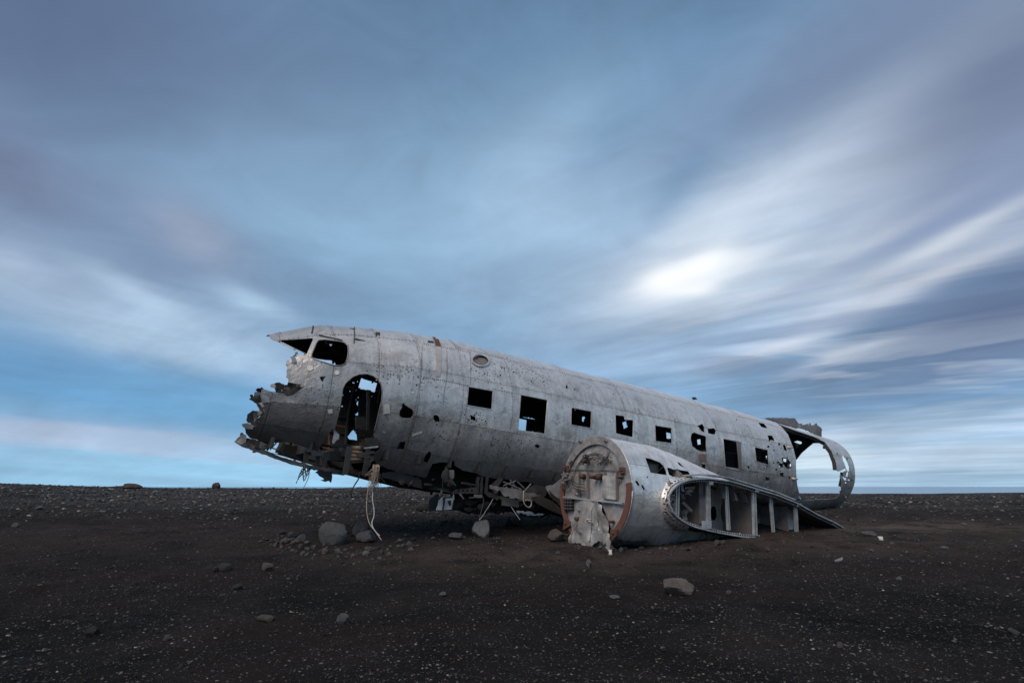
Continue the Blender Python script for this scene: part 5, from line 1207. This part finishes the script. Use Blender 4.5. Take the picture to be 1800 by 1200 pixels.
# gravel: countless pebbles, joined
def gravel(name, n, yr, szr, seed, mats, dens_fn=None, flat=.45, label=None, tp=1.0):
    r = np.random.default_rng(seed)
    ph = (1+5**.5)/2; ico = np.array([(-1,ph,0),(1,ph,0),(-1,-ph,0),(1,-ph,0),(0,-1,ph),(0,1,ph),(0,-1,-ph),(0,1,-ph),(ph,0,-1),(ph,0,1),(-ph,0,-1),(-ph,0,1)])/1.9
    F0 = np.array([(0,11,5),(0,5,1),(0,1,7),(0,7,10),(0,10,11),(1,5,9),(5,11,4),(11,10,2),(10,7,6),(7,1,8),(3,9,4),(3,4,2),(3,2,6),(3,6,8),(3,8,9),(4,9,5),(2,4,11),(6,2,10),(8,6,7),(9,8,1)])
    y = yr[0]*(yr[1]/yr[0])**r.random(n); x = y*r.uniform(-1.02, 1.02, n)
    if dens_fn is not None: k = r.random(n) < dens_fn(x, y); x, y = x[k], y[k]
    n = len(x); sz = szr[0]*(szr[1]/szr[0])**(r.random(n)**3.2)*(.35+.65*np.clip(y/6, .6, 3.2)); z = gz(x, y)
    a = r.uniform(0, 2*pi, n); ex = r.uniform(.8, 1.7, n); fl = r.uniform(flat*.7, flat*1.6, n)
    jit = 1+r.uniform(-.28, .28, (n, 12, 1)); L = ico[None]*jit; L = L*np.stack([sz*ex, sz, sz*fl], 1)[:, None, :]/2
    c, s_ = np.cos(a)[:, None], np.sin(a)[:, None]; tl = r.normal(0, .2, (n, 1))
    X_ = L[..., 0]*c-L[..., 1]*s_+x[:, None]; Y_ = L[..., 0]*s_+L[..., 1]*c+y[:, None]; Z_ = L[..., 2]+tl*L[..., 0]+z[:, None]+(sz*fl*.22)[:, None]
    V = np.stack([X_, Y_, Z_], -1).reshape(-1, 3); F_ = (F0[None]+12*np.arange(n)[:, None, None]).reshape(-1, 3)
    me = bpy.data.meshes.new(name); me.vertices.add(len(V)); me.vertices.foreach_set('co', V.ravel()); me.loops.add(F_.size); me.loops.foreach_set('vertex_index', F_.ravel())
    me.polygons.add(len(F_)); me.polygons.foreach_set('loop_start', np.arange(0, F_.size, 3)); me.polygons.foreach_set('loop_total', np.full(len(F_), 3)); me.update()
    t = me.attributes.new('tone', 'FLOAT', 'POINT'); t.data.foreach_set('value', np.repeat(r.random(n)**tp, 12))
    return link(name, me, None, mats, kind='stuff', label=label, cat='gravel')
m_, n, b = newmat('pebble_mix'); at_ = n.new('ShaderNodeAttribute'); at_.attribute_name = 'tone'
c = n.ramp(at_.outputs['Fac'], [(0, (.012, .011, .011)), (.45, (.020, .019, .019)), (.68, (.040, .038, .040)), (.82, (.070, .069, .072)), (.91, (.105, .105, .11)), (.945, (.10, .065, .05)), (.985, (.16, .135, .115)), (1, (.32, .27, .23))])
n.put(b.inputs['Base Color'], c); b.inputs['Roughness'].default_value = .85; b.inputs['Specular IOR Level'].default_value = .2; M_PEB = m_
under = lambda x, y: np.clip(.10+1.5*np.clip(vn(x*.6+3, y*.6+8, 2)+vn(x*2.3, y*2.3, 1)*.6+.35, 0, 1)+.5*(y < 5)-.55*np.exp(-((x-6.5)/3.5)**2-((y-11)/2.2)**2), .05, 1)
gravel('gravel_near', 80000, (2.2, 12), (.006, .028), 21, [M_PEB], under, label='loose dark gravel and grit strewn over the foreground sand')
gravel('gravel_far', 50000, (11.5, 44), (.012, .052), 22, [M_PEB], lambda x, y: np.clip(.25+.75*np.exp(-((y-20-.0*x)/5)**2)+.3*(vn(x*.3, y*.3)), .05, 1)*np.where(x > 4+y*.25, .55, 1), label='pale gravel band on the far beach behind the wreck', tp=.33)
